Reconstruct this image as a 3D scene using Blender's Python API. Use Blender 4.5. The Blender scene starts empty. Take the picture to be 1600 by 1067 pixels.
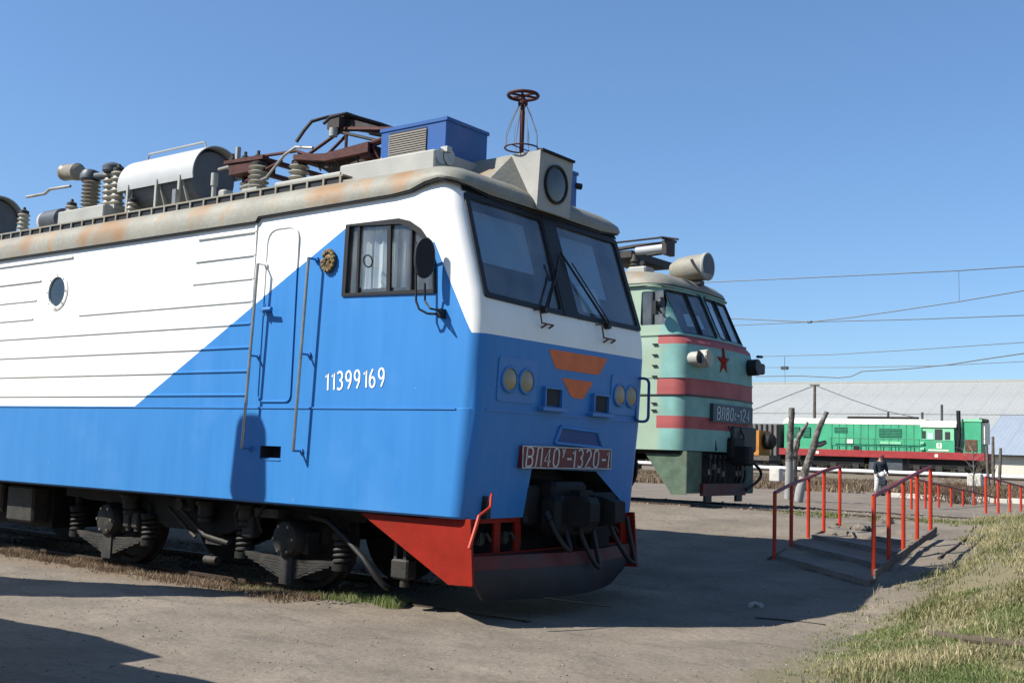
import bpy, bmesh, math, random
from mathutils import Vector, Matrix, noise
random.seed(7)
S = bpy.context.scene
C = S.collection
R = math.radians
# ------------------------------------------------------------------ camera
CAM = Vector((6.65039, -9.76284, 1.63837)); YAW, PIT, ROL, FPX = -0.652407, 0.0980294, 0.0337932, 1741.32
_f = Vector((math.cos(PIT)*math.sin(YAW), math.cos(PIT)*math.cos(YAW), math.sin(PIT)))
_r = Vector((math.cos(YAW), -math.sin(YAW), 0)); _u = _r.cross(_f)
_r2 = math.cos(ROL)*_r + math.sin(ROL)*_u; _u2 = -math.sin(ROL)*_r + math.cos(ROL)*_u
cd = bpy.data.cameras.new('camera'); cam = bpy.data.objects.new('camera', cd); C.objects.link(cam)
cam.matrix_world = Matrix(((_r2.x, _u2.x, -_f.x, CAM.x), (_r2.y, _u2.y, -_f.y, CAM.y), (_r2.z, _u2.z, -_f.z, CAM.z), (0, 0, 0, 1)))
cd.sensor_width = 36; cd.lens = FPX/1600*36; cd.clip_end = 6000; cd.clip_start = .1
S.camera = cam
def P(px, py, ax, v):
    """point of the place seen at a pixel of the 1600 px photograph, on the plane axis=v"""
    d = _f + (px-800)/FPX*_r2 - (py-533.5)/FPX*_u2
    return CAM + d*((v-CAM[ax])/d[ax])
# ------------------------------------------------------------------ light
SUN = Vector((.66, .80, -1.0)).normalized()          # direction the light travels
w = bpy.data.worlds.new('World'); S.world = w; w.use_nodes = True
nt = w.node_tree; bg = nt.nodes['Background']; sky = nt.nodes.new('ShaderNodeTexSky')
sky.sky_type = 'NISHITA'; sky.sun_disc = False
sky.sun_elevation = math.asin(-SUN.z)
sky.sun_rotation = math.atan2(-SUN.x, -SUN.y)
sky.altitude = 0; sky.air_density = 1.0; sky.dust_density = .3; sky.ozone_density = 6
gm = nt.nodes.new('ShaderNodeGamma'); gm.inputs[1].default_value = .8; nt.links.new(sky.outputs[0], gm.inputs[0])
tn = nt.nodes.new('ShaderNodeMix'); tn.data_type = 'RGBA'; tn.blend_type = 'MULTIPLY'; tn.inputs[0].default_value = 1; tn.inputs[7].default_value = (1.36, 1.64, 1.93, 1)
nt.links.new(gm.outputs[0], tn.inputs[6]); nt.links.new(tn.outputs[2], bg.inputs[0]); bg.inputs[1].default_value = .063
ld = bpy.data.lights.new('sun', 'SUN'); ld.energy = 5.0; ld.angle = R(.5); ld.color = (1, .95, .87)
lo = bpy.data.objects.new('sun', ld); C.objects.link(lo); lo.location = (-10, -20, 30)
lo.rotation_euler = SUN.to_track_quat('-Z', 'Y').to_euler()
S.view_settings.view_transform = 'Standard'; S.view_settings.look = 'None'
S.view_settings.exposure = 0.85; S.view_settings.gamma = 1; S.view_settings.use_curve_mapping = False
S.render.engine = 'CYCLES'
def interp(tab, x):
    if x <= tab[0][0]: return tab[0][1]
    for (a, u), (b, v) in zip(tab, tab[1:]):
        if x <= b: return u+(v-u)*(x-a)/(b-a)
    return tab[-1][1]
# ------------------------------------------------------------------ materials
def mat(name, col, rough=.6, metal=0, var=.12, scale=3.0, bump=0, bscale=40, dirt=None, dirtamt=0, dscale=(1, 1, 1), dthr=.55, fine=None, tex='Object'):
    m = bpy.data.materials.new(name); m.use_nodes = True; n = m.node_tree.nodes; l = m.node_tree.links
    b = n['Principled BSDF']; b.inputs['Roughness'].default_value = rough; b.inputs['Metallic'].default_value = metal
    if rough >= .5: b.inputs['Specular IOR Level'].default_value = .28
    tc = n.new('ShaderNodeTexCoord'); out = tc.outputs[tex]
    nz = n.new('ShaderNodeTexNoise'); nz.inputs['Scale'].default_value = scale; nz.inputs['Detail'].default_value = 6; l.new(out, nz.inputs['Vector'])
    mr = n.new('ShaderNodeMapRange'); mr.inputs[1].default_value = .3; mr.inputs[2].default_value = .7; mr.inputs[3].default_value = 1-var; mr.inputs[4].default_value = 1+var
    l.new(nz.outputs[0], mr.inputs[0])
    mx = n.new('ShaderNodeVectorMath'); mx.operation = 'SCALE'; mx.inputs[0].default_value = col; l.new(mr.outputs[0], mx.inputs['Scale'])
    cur = mx.outputs[0]
    if fine:
        n3 = n.new('ShaderNodeTexNoise'); n3.inputs['Scale'].default_value = fine[0]; n3.inputs['Detail'].default_value = 4; l.new(out, n3.inputs['Vector'])
        r3 = n.new('ShaderNodeMapRange'); r3.inputs[1].default_value = .3; r3.inputs[2].default_value = .7; r3.inputs[3].default_value = 1-fine[1]; r3.inputs[4].default_value = 1+fine[1]; l.new(n3.outputs[0], r3.inputs[0])
        m3 = n.new('ShaderNodeVectorMath'); m3.operation = 'SCALE'; l.new(cur, m3.inputs[0]); l.new(r3.outputs[0], m3.inputs['Scale']); cur = m3.outputs[0]
    if dirt:
        mp = n.new('ShaderNodeMapping'); mp.inputs['Scale'].default_value = dscale; l.new(out, mp.inputs[0])
        n2 = n.new('ShaderNodeTexNoise'); n2.inputs['Scale'].default_value = 2.2; n2.inputs['Detail'].default_value = 8; n2.inputs['Roughness'].default_value = .65; l.new(mp.outputs[0], n2.inputs['Vector'])
        r2 = n.new('ShaderNodeMapRange'); r2.inputs[1].default_value = dthr; r2.inputs[2].default_value = dthr+.18; r2.inputs[3].default_value = 0; r2.inputs[4].default_value = dirtamt; l.new(n2.outputs[0], r2.inputs[0])
        mc = n.new('ShaderNodeMix'); mc.data_type = 'RGBA'; l.new(r2.outputs[0], mc.inputs[0]); l.new(cur, mc.inputs[6]); mc.inputs[7].default_value = (*dirt, 1); cur = mc.outputs[2]
    l.new(cur, b.inputs['Base Color'])
    if bump:
        nb = n.new('ShaderNodeTexNoise'); nb.inputs['Scale'].default_value = bscale; nb.inputs['Detail'].default_value = 5; l.new(out, nb.inputs['Vector'])
        bp = n.new('ShaderNodeBump'); bp.inputs['Strength'].default_value = bump; bp.inputs['Distance'].default_value = .02; l.new(nb.outputs[0], bp.inputs['Height']); l.new(bp.outputs[0], b.inputs['Normal'])
    m['cur'] = 0
    return m
def glass(name, tint, refl=.9, rough=.03):
    m = bpy.data.materials.new(name); m.use_nodes = True; n = m.node_tree.nodes; l = m.node_tree.links
    n.remove(n['Principled BSDF']); o = n['Material Output']
    t = n.new('ShaderNodeBsdfTransparent'); t.inputs[0].default_value = (*tint, 1)
    g = n.new('ShaderNodeBsdfGlossy'); g.inputs['Roughness'].default_value = rough; g.inputs[0].default_value = (refl, refl, refl, 1)
    lw = n.new('ShaderNodeLayerWeight'); lw.inputs[0].default_value = .5; mx = n.new('ShaderNodeMixShader')
    pw_ = n.new('ShaderNodeMath'); pw_.operation = 'POWER'; l.new(lw.outputs['Facing'], pw_.inputs[0]); pw_.inputs[1].default_value = 4
    ma = n.new('ShaderNodeMath'); ma.operation = 'MULTIPLY_ADD'; l.new(pw_.outputs[0], ma.inputs[0]); ma.inputs[1].default_value = .9; ma.inputs[2].default_value = .05
    df = n.new('ShaderNodeBsdfDiffuse'); df.inputs[0].default_value = (.45, .45, .42, 1); dm = n.new('ShaderNodeMixShader'); tc = n.new('ShaderNodeTexCoord')
    dn = n.new('ShaderNodeTexNoise'); dn.inputs['Scale'].default_value = 2.5; dn.inputs['Detail'].default_value = 7; l.new(tc.outputs['Object'], dn.inputs['Vector'])
    dr = n.new('ShaderNodeMapRange'); dr.inputs[1].default_value = .35; dr.inputs[2].default_value = .75; dr.inputs[3].default_value = .02; dr.inputs[4].default_value = .16; l.new(dn.outputs[0], dr.inputs[0]); l.new(dr.outputs[0], dm.inputs[0])
    l.new(t.outputs[0], dm.inputs[1]); l.new(df.outputs[0], dm.inputs[2])
    l.new(ma.outputs[0], mx.inputs[0]); l.new(dm.outputs[0], mx.inputs[1]); l.new(g.outputs[0], mx.inputs[2]); l.new(mx.outputs[0], o.inputs[0])
    return m
WHITE = (.78, .77, .72); BLUE = (.05, .21, .62)
def paint_two():
    """white over blue livery with its diagonal, in the locomotive's own coordinates"""
    m = mat('white_blue_paint', WHITE, .42, var=.03, bump=.22, bscale=1.6)
    n = m.node_tree.nodes; l = m.node_tree.links; b = n['Principled BSDF']; b.inputs['Specular IOR Level'].default_value = .28
    tc = n.new('ShaderNodeTexCoord'); sx = n.new('ShaderNodeSeparateXYZ'); l.new(tc.outputs['Object'], sx.inputs[0])
    def M(op, a, c, clamp=False):
        k = n.new('ShaderNodeMath'); k.operation = op; k.use_clamp = clamp
        for i, q in enumerate((a, c)):
            if q is None: continue
            if isinstance(q, (int, float)): k.inputs[i].default_value = q
            else: l.new(q, k.inputs[i])
        return k.outputs[0]
    X, Y, Z = sx.outputs
    def below(x0, z0, x1, z1):                       # z below the line
        s = (z1-z0)/(x1-x0); return M('LESS_THAN', Z, M('ADD', M('MULTIPLY', X, s), z0-s*x0))
    low = M('LESS_THAN', Z, 2.03)
    diag = M('MULTIPLY', below(-5.47, 2.03, -1.83, 3.97), below(-.64, 3.72, -.20, 2.93))
    diag = M('MULTIPLY', diag, M('MAXIMUM', M('LESS_THAN', X, -1.80), M('LESS_THAN', Z, 3.68)))
    fr = M('LESS_THAN', Z, 2.755)
    frx = M('GREATER_THAN', X, -.6)
    msk = M('MAXIMUM', low, M('MAXIMUM', diag, M('MULTIPLY', fr, frx)))
    # blue tone and wear: streaks running down
    mp = n.new('ShaderNodeMapping'); mp.inputs['Scale'].default_value = (7, 7, .7); l.new(tc.outputs['Object'], mp.inputs[0])
    st = n.new('ShaderNodeTexNoise'); st.inputs['Scale'].default_value = 1.3; st.inputs['Detail'].default_value = 9; l.new(mp.outputs[0], st.inputs['Vector'])
    cr = n.new('ShaderNodeValToRGB'); l.new(st.outputs[0], cr.inputs[0])
    cr.color_ramp.elements[0].position = .2; cr.color_ramp.elements[0].color = (.028, .165, .42, 1)
    cr.color_ramp.elements[1].position = .75; cr.color_ramp.elements[1].color = (.038, .188, .46, 1)
    pt = n.new('ShaderNodeTexNoise'); pt.inputs['Scale'].default_value = 1.1; pt.inputs['Detail'].default_value = 8; l.new(tc.outputs['Object'], pt.inputs['Vector'])
    pr = n.new('ShaderNodeMapRange'); pr.inputs[1].default_value = .6; pr.inputs[2].default_value = .78; pr.inputs[3].default_value = 0; pr.inputs[4].default_value = .4; l.new(pt.outputs[0], pr.inputs[0])
    m0 = n.new('ShaderNodeMix'); m0.data_type = 'RGBA'; l.new(pr.outputs[0], m0.inputs[0]); l.new(cr.outputs[0], m0.inputs[6]); m0.inputs[7].default_value = (.09, .24, .52, 1)
    old = b.inputs['Base Color'].links[0].from_socket
    # yellowish run-off dirt on the white
    wr = n.new('ShaderNodeMapRange'); wr.inputs[1].default_value = .5; wr.inputs[2].default_value = .8; wr.inputs[3].default_value = 0; wr.inputs[4].default_value = .35; l.new(st.outputs[0], wr.inputs[0])
    w0 = n.new('ShaderNodeMix'); w0.data_type = 'RGBA'; l.new(wr.outputs[0], w0.inputs[0]); l.new(old, w0.inputs[6]); w0.inputs[7].default_value = (.66, .60, .44, 1)
    mx = n.new('ShaderNodeMix'); mx.data_type = 'RGBA'; l.new(msk, mx.inputs[0]); l.new(w0.outputs[2], mx.inputs[6]); l.new(m0.outputs[2], mx.inputs[7])
    # chips and scratches
    ch = n.new('ShaderNodeTexNoise'); ch.inputs['Scale'].default_value = 6; ch.inputs['Detail'].default_value = 10; ch.inputs['Roughness'].default_value = .75; l.new(tc.outputs['Object'], ch.inputs['Vector'])
    chr_ = n.new('ShaderNodeMapRange'); chr_.inputs[1].default_value = .665; chr_.inputs[2].default_value = .70; chr_.inputs[3].default_value = 0; chr_.inputs[4].default_value = .45; l.new(ch.outputs[0], chr_.inputs[0])
    m4 = n.new('ShaderNodeMix'); m4.data_type = 'RGBA'; l.new(chr_.outputs[0], m4.inputs[0]); l.new(mx.outputs[2], m4.inputs[6]); m4.inputs[7].default_value = (.42, .46, .5, 1)
    l.new(m4.outputs[2], b.inputs['Base Color'])
    return m
def paint_green():
    """teal body with pink-red bands, in the locomotive's own coordinates"""
    m = mat('teal_paint', (.155, .315, .285), .6, var=.16, scale=2.5, bump=.2, bscale=3, dirt=(.25, .30, .20), dirtamt=.6, dscale=(4, 4, .8), dthr=.52)
    n = m.node_tree.nodes; l = m.node_tree.links; b = n['Principled BSDF']
    tc = n.new('ShaderNodeTexCoord'); sx = n.new('ShaderNodeSeparateXYZ'); l.new(tc.outputs['Object'], sx.inputs[0]); Z = sx.outputs[2]
    tot = None
    for a, c in ((2.965, 3.13), (2.02, 2.33), (1.40, 1.63)):
        g = n.new('ShaderNodeMath'); g.operation = 'GREATER_THAN'; l.new(Z, g.inputs[0]); g.inputs[1].default_value = a
        h = n.new('ShaderNodeMath'); h.operation = 'LESS_THAN'; l.new(Z, h.inputs[0]); h.inputs[1].default_value = c
        k = n.new('ShaderNodeMath'); k.operation = 'MULTIPLY'; l.new(g.outputs[0], k.inputs[0]); l.new(h.outputs[0], k.inputs[1])
        if tot is None: tot = k.outputs[0]
        else:
            a2 = n.new('ShaderNodeMath'); a2.operation = 'MAXIMUM'; l.new(tot, a2.inputs[0]); l.new(k.outputs[0], a2.inputs[1]); tot = a2.outputs[0]
    # the bands start a little behind the corner
    gx = n.new('ShaderNodeMath'); gx.operation = 'GREATER_THAN'; l.new(sx.outputs[0], gx.inputs[0]); gx.inputs[1].default_value = -.62
    k = n.new('ShaderNodeMath'); k.operation = 'MULTIPLY'; l.new(tot, k.inputs[0]); l.new(gx.outputs[0], k.inputs[1])
    old0 = b.inputs['Base Color'].links[0].from_socket
    sd = n.new('ShaderNodeMapRange'); l.new(sx.outputs[0], sd.inputs[0]); sd.inputs[1].default_value = -.50; sd.inputs[2].default_value = -.62; sd.inputs[3].default_value = 0; sd.inputs[4].default_value = .5
    ms = n.new('ShaderNodeMix'); ms.data_type = 'RGBA'; l.new(sd.outputs[0], ms.inputs[0]); l.new(old0, ms.inputs[6]); ms.inputs[7].default_value = (.34, .36, .23, 1); old = ms.outputs[2]
    nz = n.new('ShaderNodeTexNoise'); nz.inputs['Scale'].default_value = 5; nz.inputs['Detail'].default_value = 7
    cr = n.new('ShaderNodeValToRGB'); l.new(nz.outputs[0], cr.inputs[0]); cr.color_ramp.elements[0].position = .35; cr.color_ramp.elements[1].position = .7
    cr.color_ramp.elements[0].color = (.25, .055, .055, 1); cr.color_ramp.elements[1].color = (.36, .095, .09, 1)
    mx = n.new('ShaderNodeMix'); mx.data_type = 'RGBA'; l.new(k.outputs[0], mx.inputs[0]); l.new(old, mx.inputs[6]); l.new(cr.outputs[0], mx.inputs[7])
    l.new(mx.outputs[2], b.inputs['Base Color'])
    return m
M = {}
M['livery'] = paint_two(); M['teal'] = paint_green()
M['roofgrey'] = mat('grey_roof_paint', (.215, .208, .172), .6, var=.14, scale=2, bump=.15, bscale=25, dirt=(.29, .155, .05), dirtamt=.9, dscale=(1.6, 1.6, .7), dthr=.53, fine=(18, .08))
def stains(m, spots, col):
    n = m.node_tree.nodes; l = m.node_tree.links; b = n['Principled BSDF']; cur = b.inputs['Base Color'].links[0].from_socket; tc = n.new('ShaderNodeTexCoord')
    nz = n.new('ShaderNodeTexNoise'); nz.inputs['Scale'].default_value = 9; nz.inputs['Detail'].default_value = 10; nz.inputs['Roughness'].default_value = .8; l.new(tc.outputs['Object'], nz.inputs['Vector'])
    for x, y, z, r in spots:
        mp = n.new('ShaderNodeMapping'); mp.vector_type = 'POINT'; mp.inputs['Location'].default_value = (-x, -y, -z); l.new(tc.outputs['Object'], mp.inputs[0])
        ln = n.new('ShaderNodeVectorMath'); ln.operation = 'LENGTH'; l.new(mp.outputs[0], ln.inputs[0])
        k = n.new('ShaderNodeMath'); k.operation = 'MULTIPLY_ADD'; l.new(nz.outputs[0], k.inputs[0]); k.inputs[1].default_value = -2.4*r; l.new(ln.outputs['Value'], k.inputs[2])
        q = n.new('ShaderNodeMapRange'); q.inputs[1].default_value = -1.0*r; q.inputs[2].default_value = .0*r; q.inputs[3].default_value = .8; q.inputs[4].default_value = 0; l.new(k.outputs[0], q.inputs[0])
        x_ = n.new('ShaderNodeMix'); x_.data_type = 'RGBA'; l.new(q.outputs[0], x_.inputs[0]); l.new(cur, x_.inputs[6]); x_.inputs[7].default_value = (*col, 1); cur = x_.outputs[2]
    l.new(cur, b.inputs['Base Color'])
stains(M['roofgrey'], [(-6.35, -1.55, 4.40, .30), (-6.0, -1.6, 4.28, .22), (-6.8, -1.55, 4.3, .2), (-4.35, -1.5, 4.42, .18), (-2.3, -1.55, 4.42, .22), (-2.05, -1.55, 4.36, .2), (-1.15, -1.5, 4.45, .2), (-8.3, -1.55, 4.35, .22)], (.235, .12, .04))
M['lightgrey'] = mat('light_grey_paint', (.31, .31, .28), .55, var=.1, bump=.1, dirt=(.3, .22, .13), dirtamt=.5, dthr=.6)
M['drumwhite'] = mat('sheet_grey_white', (.37, .375, .37), .5, var=.06, dirt=(.35, .3, .22), dirtamt=.4, dthr=.62)
M['gunmetal'] = mat('gunmetal', (.07, .078, .088), .5, .2, var=.2, bump=.1)
M['dark'] = mat('dark_grime', (.008, .008, .008), .7, var=.35, scale=6, bump=.3, bscale=30, dirt=(.03, .025, .02), dirtamt=.7, dscale=(3, 3, 3), dthr=.55)
M['darkgrey'] = mat('oily_grey', (.028, .0275, .025), .65, 0, var=.35, scale=5, bump=.3, dirt=(.065, .052, .036), dirtamt=.6, dscale=(3, 3, 3), dthr=.5)
M['black'] = mat('black_rubber', (.014, .014, .015), .5, var=.15)
M['inner'] = mat('cab_interior', (.035, .037, .04), .8)
M['acblue'] = mat('deep_blue_paint', (.010, .068, .24), .4, var=.06)
M['grill'] = mat('grill_grey', (.085, .08, .07), .6, .3, var=.1)
M['redpaint'] = mat('red_paint', (.21, .011, .004), .55, var=.16, scale=4, bump=.12, dirt=(.12, .02, .012), dirtamt=.55, dthr=.58)
M['plow'] = mat('dark_red_grime', (.10, .018, .014), .6, var=.3, bump=.2, dirt=(.05, .045, .045), dirtamt=.8, dthr=.46)
M['plowgrey'] = mat('plow_grey', (.026, .028, .032), .55, var=.25, bump=.15, dirt=(.05, .02, .015), dirtamt=.5, dthr=.55)
M['orange'] = mat('orange_paint', (.60, .13, .03), .5, var=.12, scale=6)
M['navy'] = mat('dark_blue_panel', (.015, .06, .2), .5, var=.15)
M['plate'] = mat('maroon_plate', (.13, .022, .02), .5, var=.3, scale=5)
M['plateblue'] = mat('dark_blue_plate', (.03, .055, .075), .5, var=.2)
M['redpaint'].node_tree.nodes['Principled BSDF'].inputs['Specular IOR Level'].default_value = .2
M['letter'] = mat('letter_white', (.78, .78, .76), .5, var=.08)
M['letterdim'] = mat('letter_worn', (.5, .46, .42), .5, var=.25, scale=14)
M['letteraqua'] = mat('letter_pale', (.42, .5, .5), .5, var=.25, scale=14)
M['brass'] = mat('brass', (.16, .115, .055), .6, .35, var=.4, scale=30, bump=.6, bscale=60)
M['steel'] = mat('bare_steel', (.36, .33, .28), .35, .8, var=.2, scale=8)
M['insul'] = mat('insulator_glaze', (.29, .265, .205), .35, var=.15, scale=12)
M['insdark'] = mat('insulator_brown', (.20, .175, .13), .4, var=.2, scale=12)
M['pan'] = mat('pantograph_oxide', (.055, .016, .013), .65, .1, var=.3, scale=9, bump=.2)
M['pandark'] = mat('pantograph_dark', (.035, .03, .028), .6, .2, var=.3, scale=9)
M['rust'] = mat('rust', (.105, .055, .032), .85, var=.35, scale=8, bump=.4)
M['railrust'] = mat('rail_steel', (.062, .045, .034), .6, .5, var=.25, scale=6, bump=.2)
M['lens'] = mat('lamp_lens', (.27, .215, .12), .35, var=.1, scale=30)
M['lensdark'] = glass('lens_glass', (.10, .13, .17), .9, .02)
M['drumgrey'] = mat('drum_grey', (.105, .11, .115), .5, var=.15, bump=.1)
M['darkglass'] = mat('dark_pane', (.018, .028, .04), .08, var=.3, scale=8)
M['curtain'] = mat('curtain_cloth', (.72, .73, .72), .9, var=.08, scale=6)
M['blind'] = mat('window_blind', (.42, .53, .58), .85, var=.05)
M['paper'] = mat('paper_sheet', (.75, .8, .74), .8, var=.04)
M['glass'] = glass('window_glass', (.84, .87, .88)); M['glassdk'] = glass('tinted_glass', (.74, .82, .88))
M['bluepart'] = mat('blue_paint', (.03, .165, .42), .45, var=.1)
M['handred'] = mat('handrail_red', (.42, .035, .012), .5, var=.15, scale=6, bump=.1, dirt=(.2, .035, .02), dirtamt=.6, dthr=.6)
M['wood'] = mat('weathered_wood', (.11, .092, .075), .9, var=.25, scale=(5), bump=.6, bscale=25, fine=(40, .2))
M['whitewash'] = mat('whitewash', (.26, .26, .255), .9, var=.1, bump=.3)
M['bark'] = mat('grey_bark', (.10, .088, .075), .95, var=.4, scale=9, bump=1, bscale=20, dirt=(.26, .26, .245), dirtamt=.75, dthr=.47, dscale=(4, 4, 4))
M['pipewhite'] = mat('white_lagging', (.74, .75, .75), .6, var=.08, scale=.6)
M['concrete'] = mat('concrete', (.36, .35, .32), .9, var=.15, bump=.3)
M['kerb'] = mat('whitewashed_kerb', (.46, .44, .39), .9, var=.12, scale=4, bump=.3)
M['sgreen'] = mat('bright_green_paint', (.05, .31, .165), .5, var=.12, scale=1.2, dirt=(.06, .22, .13), dirtamt=.6, dscale=(1, 1, .4), dthr=.55)
M['sgreenlt'] = mat('pale_green_paint', (.2, .5, .3), .5, var=.06)
M['sgreendk'] = mat('green_grille', (.03, .17, .10), .6, var=.2)
M['cream'] = mat('cream_paint', (.70, .69, .56), .5, var=.08)
M['sred'] = mat('underframe_red', (.27, .03, .032), .6, var=.15)
M['whroof'] = mat('galvanised_roof', (.285, .295, .285), .55, .0, var=.06, scale=.15, fine=(2.5, .05))
M['whroofblue'] = mat('galvanised_roof_bluish', (.23, .265, .31), .55, .0, var=.07, scale=.15, fine=(2.5, .05))
M['whwall'] = mat('pale_wall', (.52, .50, .43), .9, var=.08)
M['orangewag'] = mat('orange_ochre_paint', (.40, .16, .03), .6, var=.2)
M['greywag'] = mat('wagon_grey', (.13, .125, .12), .8, var=.2)
M['skin'] = mat('skin', (.42, .24, .17), .6, var=.05); M['jacket'] = mat('navy_jacket', (.014, .02, .03), .8, var=.2)
M['trouser'] = mat('patterned_trousers', (.42, .42, .43), .9, var=.5, scale=22); M['bagwhite'] = mat('white_cloth', (.72, .72, .74), .8, var=.1)
M['maroon'] = mat('maroon_hat', (.16, .03, .04), .9); M['shoe'] = mat('black_shoe', (.015, .015, .015), .6)
M['wire'] = mat('wire', (.06, .07, .08), .5, .3)
M['branch'] = mat('dry_branch', (.075, .06, .045), .95, var=.3, bump=.5)
M['apron'] = mat('apron_green_grey', (.075, .115, .08), .8, var=.25, scale=5, bump=.3, dirt=(.12, .12, .09), dirtamt=.6, dthr=.5)
M['stepc'] = mat('worn_concrete', (.155, .137, .115), .95, var=.2, scale=4, bump=.4, fine=(30, .12))
M['stone'] = mat('stone', (.14, .12, .10), .95, var=.35, scale=15, bump=.6)
# ------------------------------------------------------------------ mesh helpers
class MB:
    def __init__(s): s.v = []; s.f = []; s.mi = []
    def add(s, vs, fs, mi=0):
        o = len(s.v); s.v += [tuple(q) for q in vs]; s.f += [tuple(i+o for i in f) for f in fs]; s.mi += [mi]*len(fs); return s
    def box(s, a, b, mi=0, bev=0):
        x0, y0, z0 = [min(a[i], b[i]) for i in range(3)]; x1, y1, z1 = [max(a[i], b[i]) for i in range(3)]
        if bev:
            pl = [(x0+bev, y0), (x1-bev, y0), (x1, y0+bev), (x1, y1-bev), (x1-bev, y1), (x0+bev, y1), (x0, y1-bev), (x0, y0+bev)]
            cx, cy = (x0+x1)/2, (y0+y1)/2
            def sh(p, d): return [(q[0]+(d if q[0] < cx else -d), q[1]+(d if q[1] < cy else -d)) for q in p]
            ins = sh(pl, bev*.7)
            rings = [[(*q, z0) for q in ins], [(*q, z0+bev) for q in pl], [(*q, z1-bev) for q in pl], [(*q, z1) for q in ins]]
            return s.loft(rings, True, True, mi)
        vs = [(x0, y0, z0), (x1, y0, z0), (x1, y1, z0), (x0, y1, z0), (x0, y0, z1), (x1, y0, z1), (x1, y1, z1), (x0, y1, z1)]
        return s.add(vs, [(0, 3, 2, 1), (4, 5, 6, 7), (0, 1, 5, 4), (1, 2, 6, 5), (2, 3, 7, 6), (3, 0, 4, 7)], mi)
    def loft(s, rings, c0=True, c1=True, mi=0, closed=True):
        n = len(rings[0]); vs = [q for r in rings for q in r]; fs = []
        for i in range(len(rings)-1):
            for j in range(n if closed else n-1):
                k = (j+1) % n; fs.append((i*n+j, i*n+k, (i+1)*n+k, (i+1)*n+j))
        if c0: fs.append(tuple(range(n-1, -1, -1)))
        if c1: fs.append(tuple((len(rings)-1)*n+j for j in range(n)))
        return s.add(vs, fs, mi)
    def tube(s, pts, r, n=8, mi=0, caps=True):
        pts = [Vector(q) for q in pts]; rr = r if isinstance(r, (list, tuple)) else [r]*len(pts); rings = []; prev = None
        for i, p in enumerate(pts):
            a = pts[max(0, i-1)]; b = pts[min(len(pts)-1, i+1)]; t = (b-a)
            if t.length < 1e-9: t = Vector((0, 0, 1))
            t.normalize()
            if prev is None: u = t.orthogonal().normalized()
            else:
                u = prev-prev.dot(t)*t
                u = u.normalized() if u.length > 1e-6 else t.orthogonal().normalized()
            prev = u; v = t.cross(u)
            rings.append([p+rr[i]*(math.cos(2*math.pi*k/n)*u+math.sin(2*math.pi*k/n)*v) for k in range(n)])
        return s.loft(rings, caps, caps, mi)
    def cyl(s, a, b, r, r2=None, n=20, mi=0): return s.tube([a, b], [r, r if r2 is None else r2], n, mi)
    def lathe(s, base, axis, prof, n=20, mi=0, caps=True):        # prof: (radius, height)
        ax = Vector(axis).normalized(); u = ax.orthogonal().normalized(); v = ax.cross(u); b = Vector(base)
        return s.loft([[b+ax*h+max(r, .0008)*(math.cos(2*math.pi*k/n)*u+math.sin(2*math.pi*k/n)*v) for k in range(n)] for r, h in prof], caps, caps, mi)
    def prism(s, poly, d, mi=0):                        # poly: 3d points, d: vector
        d = Vector(d); a = [Vector(q) for q in poly]; return s.loft([a, [q+d for q in a]], True, True, mi)
    def ring(s, c, nrm, R0, r, n=24, m=6, mi=0, sy=1):
        c = Vector(c); nz = Vector(nrm).normalized(); u = nz.orthogonal().normalized(); v = nz.cross(u)
        pts = [c+R0*(math.cos(2*math.pi*k/n)*u+sy*math.sin(2*math.pi*k/n)*v) for k in range(n)]
        rings = []
        for k in range(n):
            q = (pts[k]-c).normalized(); rings.append([pts[k]+r*(math.cos(2*math.pi*j/m)*q+math.sin(2*math.pi*j/m)*nz) for j in range(m)])
        rings.append(rings[0]); return s.loft(rings, False, False, mi)
    def build(s, name, mats, parent=None, off=(0, 0, 0), sharp=32, smooth=True, fix=True):
        me = bpy.data.meshes.new(name); o3 = Vector(off)
        me.from_pydata([Vector(q)-o3 for q in s.v], [], s.f)
        if not isinstance(mats, (list, tuple)): mats = [mats]
        for m in mats: me.materials.append(m)
        if any(s.mi): me.polygons.foreach_set('material_index', s.mi)
        if fix and len(s.f) < 60000:
            bm = bmesh.new(); bm.from_mesh(me); bmesh.ops.recalc_face_normals(bm, faces=bm.faces); bm.to_mesh(me); bm.free()
        if smooth:
            me.polygons.foreach_set('use_smooth', [True]*len(me.polygons)); me.set_sharp_from_angle(angle=R(sharp))
        me.update()
        o = bpy.data.objects.new(name, me); C.objects.link(o)
        if parent: o.parent = parent
        return o
def thing(name, label, cat, loc=(0, 0, 0), group=None, kind=None):
    o = bpy.data.objects.new(name, None); C.objects.link(o); o.location = loc; o.empty_display_size = .3
    return tag(o, label, cat, group, kind)
def tag(o, label=None, cat=None, group=None, kind=None):
    if label: o['label'] = label
    if cat: o['category'] = cat
    if group: o['group'] = group
    if kind: o['kind'] = kind
    return o
def dup(o, parent=None):
    c = o.copy(); C.objects.link(c); c.parent = parent; return c
def boolean_cut(o, cutters):
    for c in cutters:
        c.parent = o.parent
        md = o.modifiers.new('b', 'BOOLEAN'); md.object = c; md.operation = 'DIFFERENCE'; md.solver = 'EXACT'
    dg = bpy.context.evaluated_depsgraph_get(); me = bpy.data.meshes.new_from_object(o.evaluated_get(dg))
    o.modifiers.clear(); old = o.data; o.data = me; bpy.data.meshes.remove(old)
    me.polygons.foreach_set('use_smooth', [True]*len(me.polygons)); me.set_sharp_from_angle(angle=R(28))
    for c in cutters: bpy.data.objects.remove(c)
def lerp(t, a, b): return a+(b-a)*t
def sstep(a, b, x):
    t = min(1, max(0, (x-a)/(b-a))); return t*t*(3-2*t)
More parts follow.
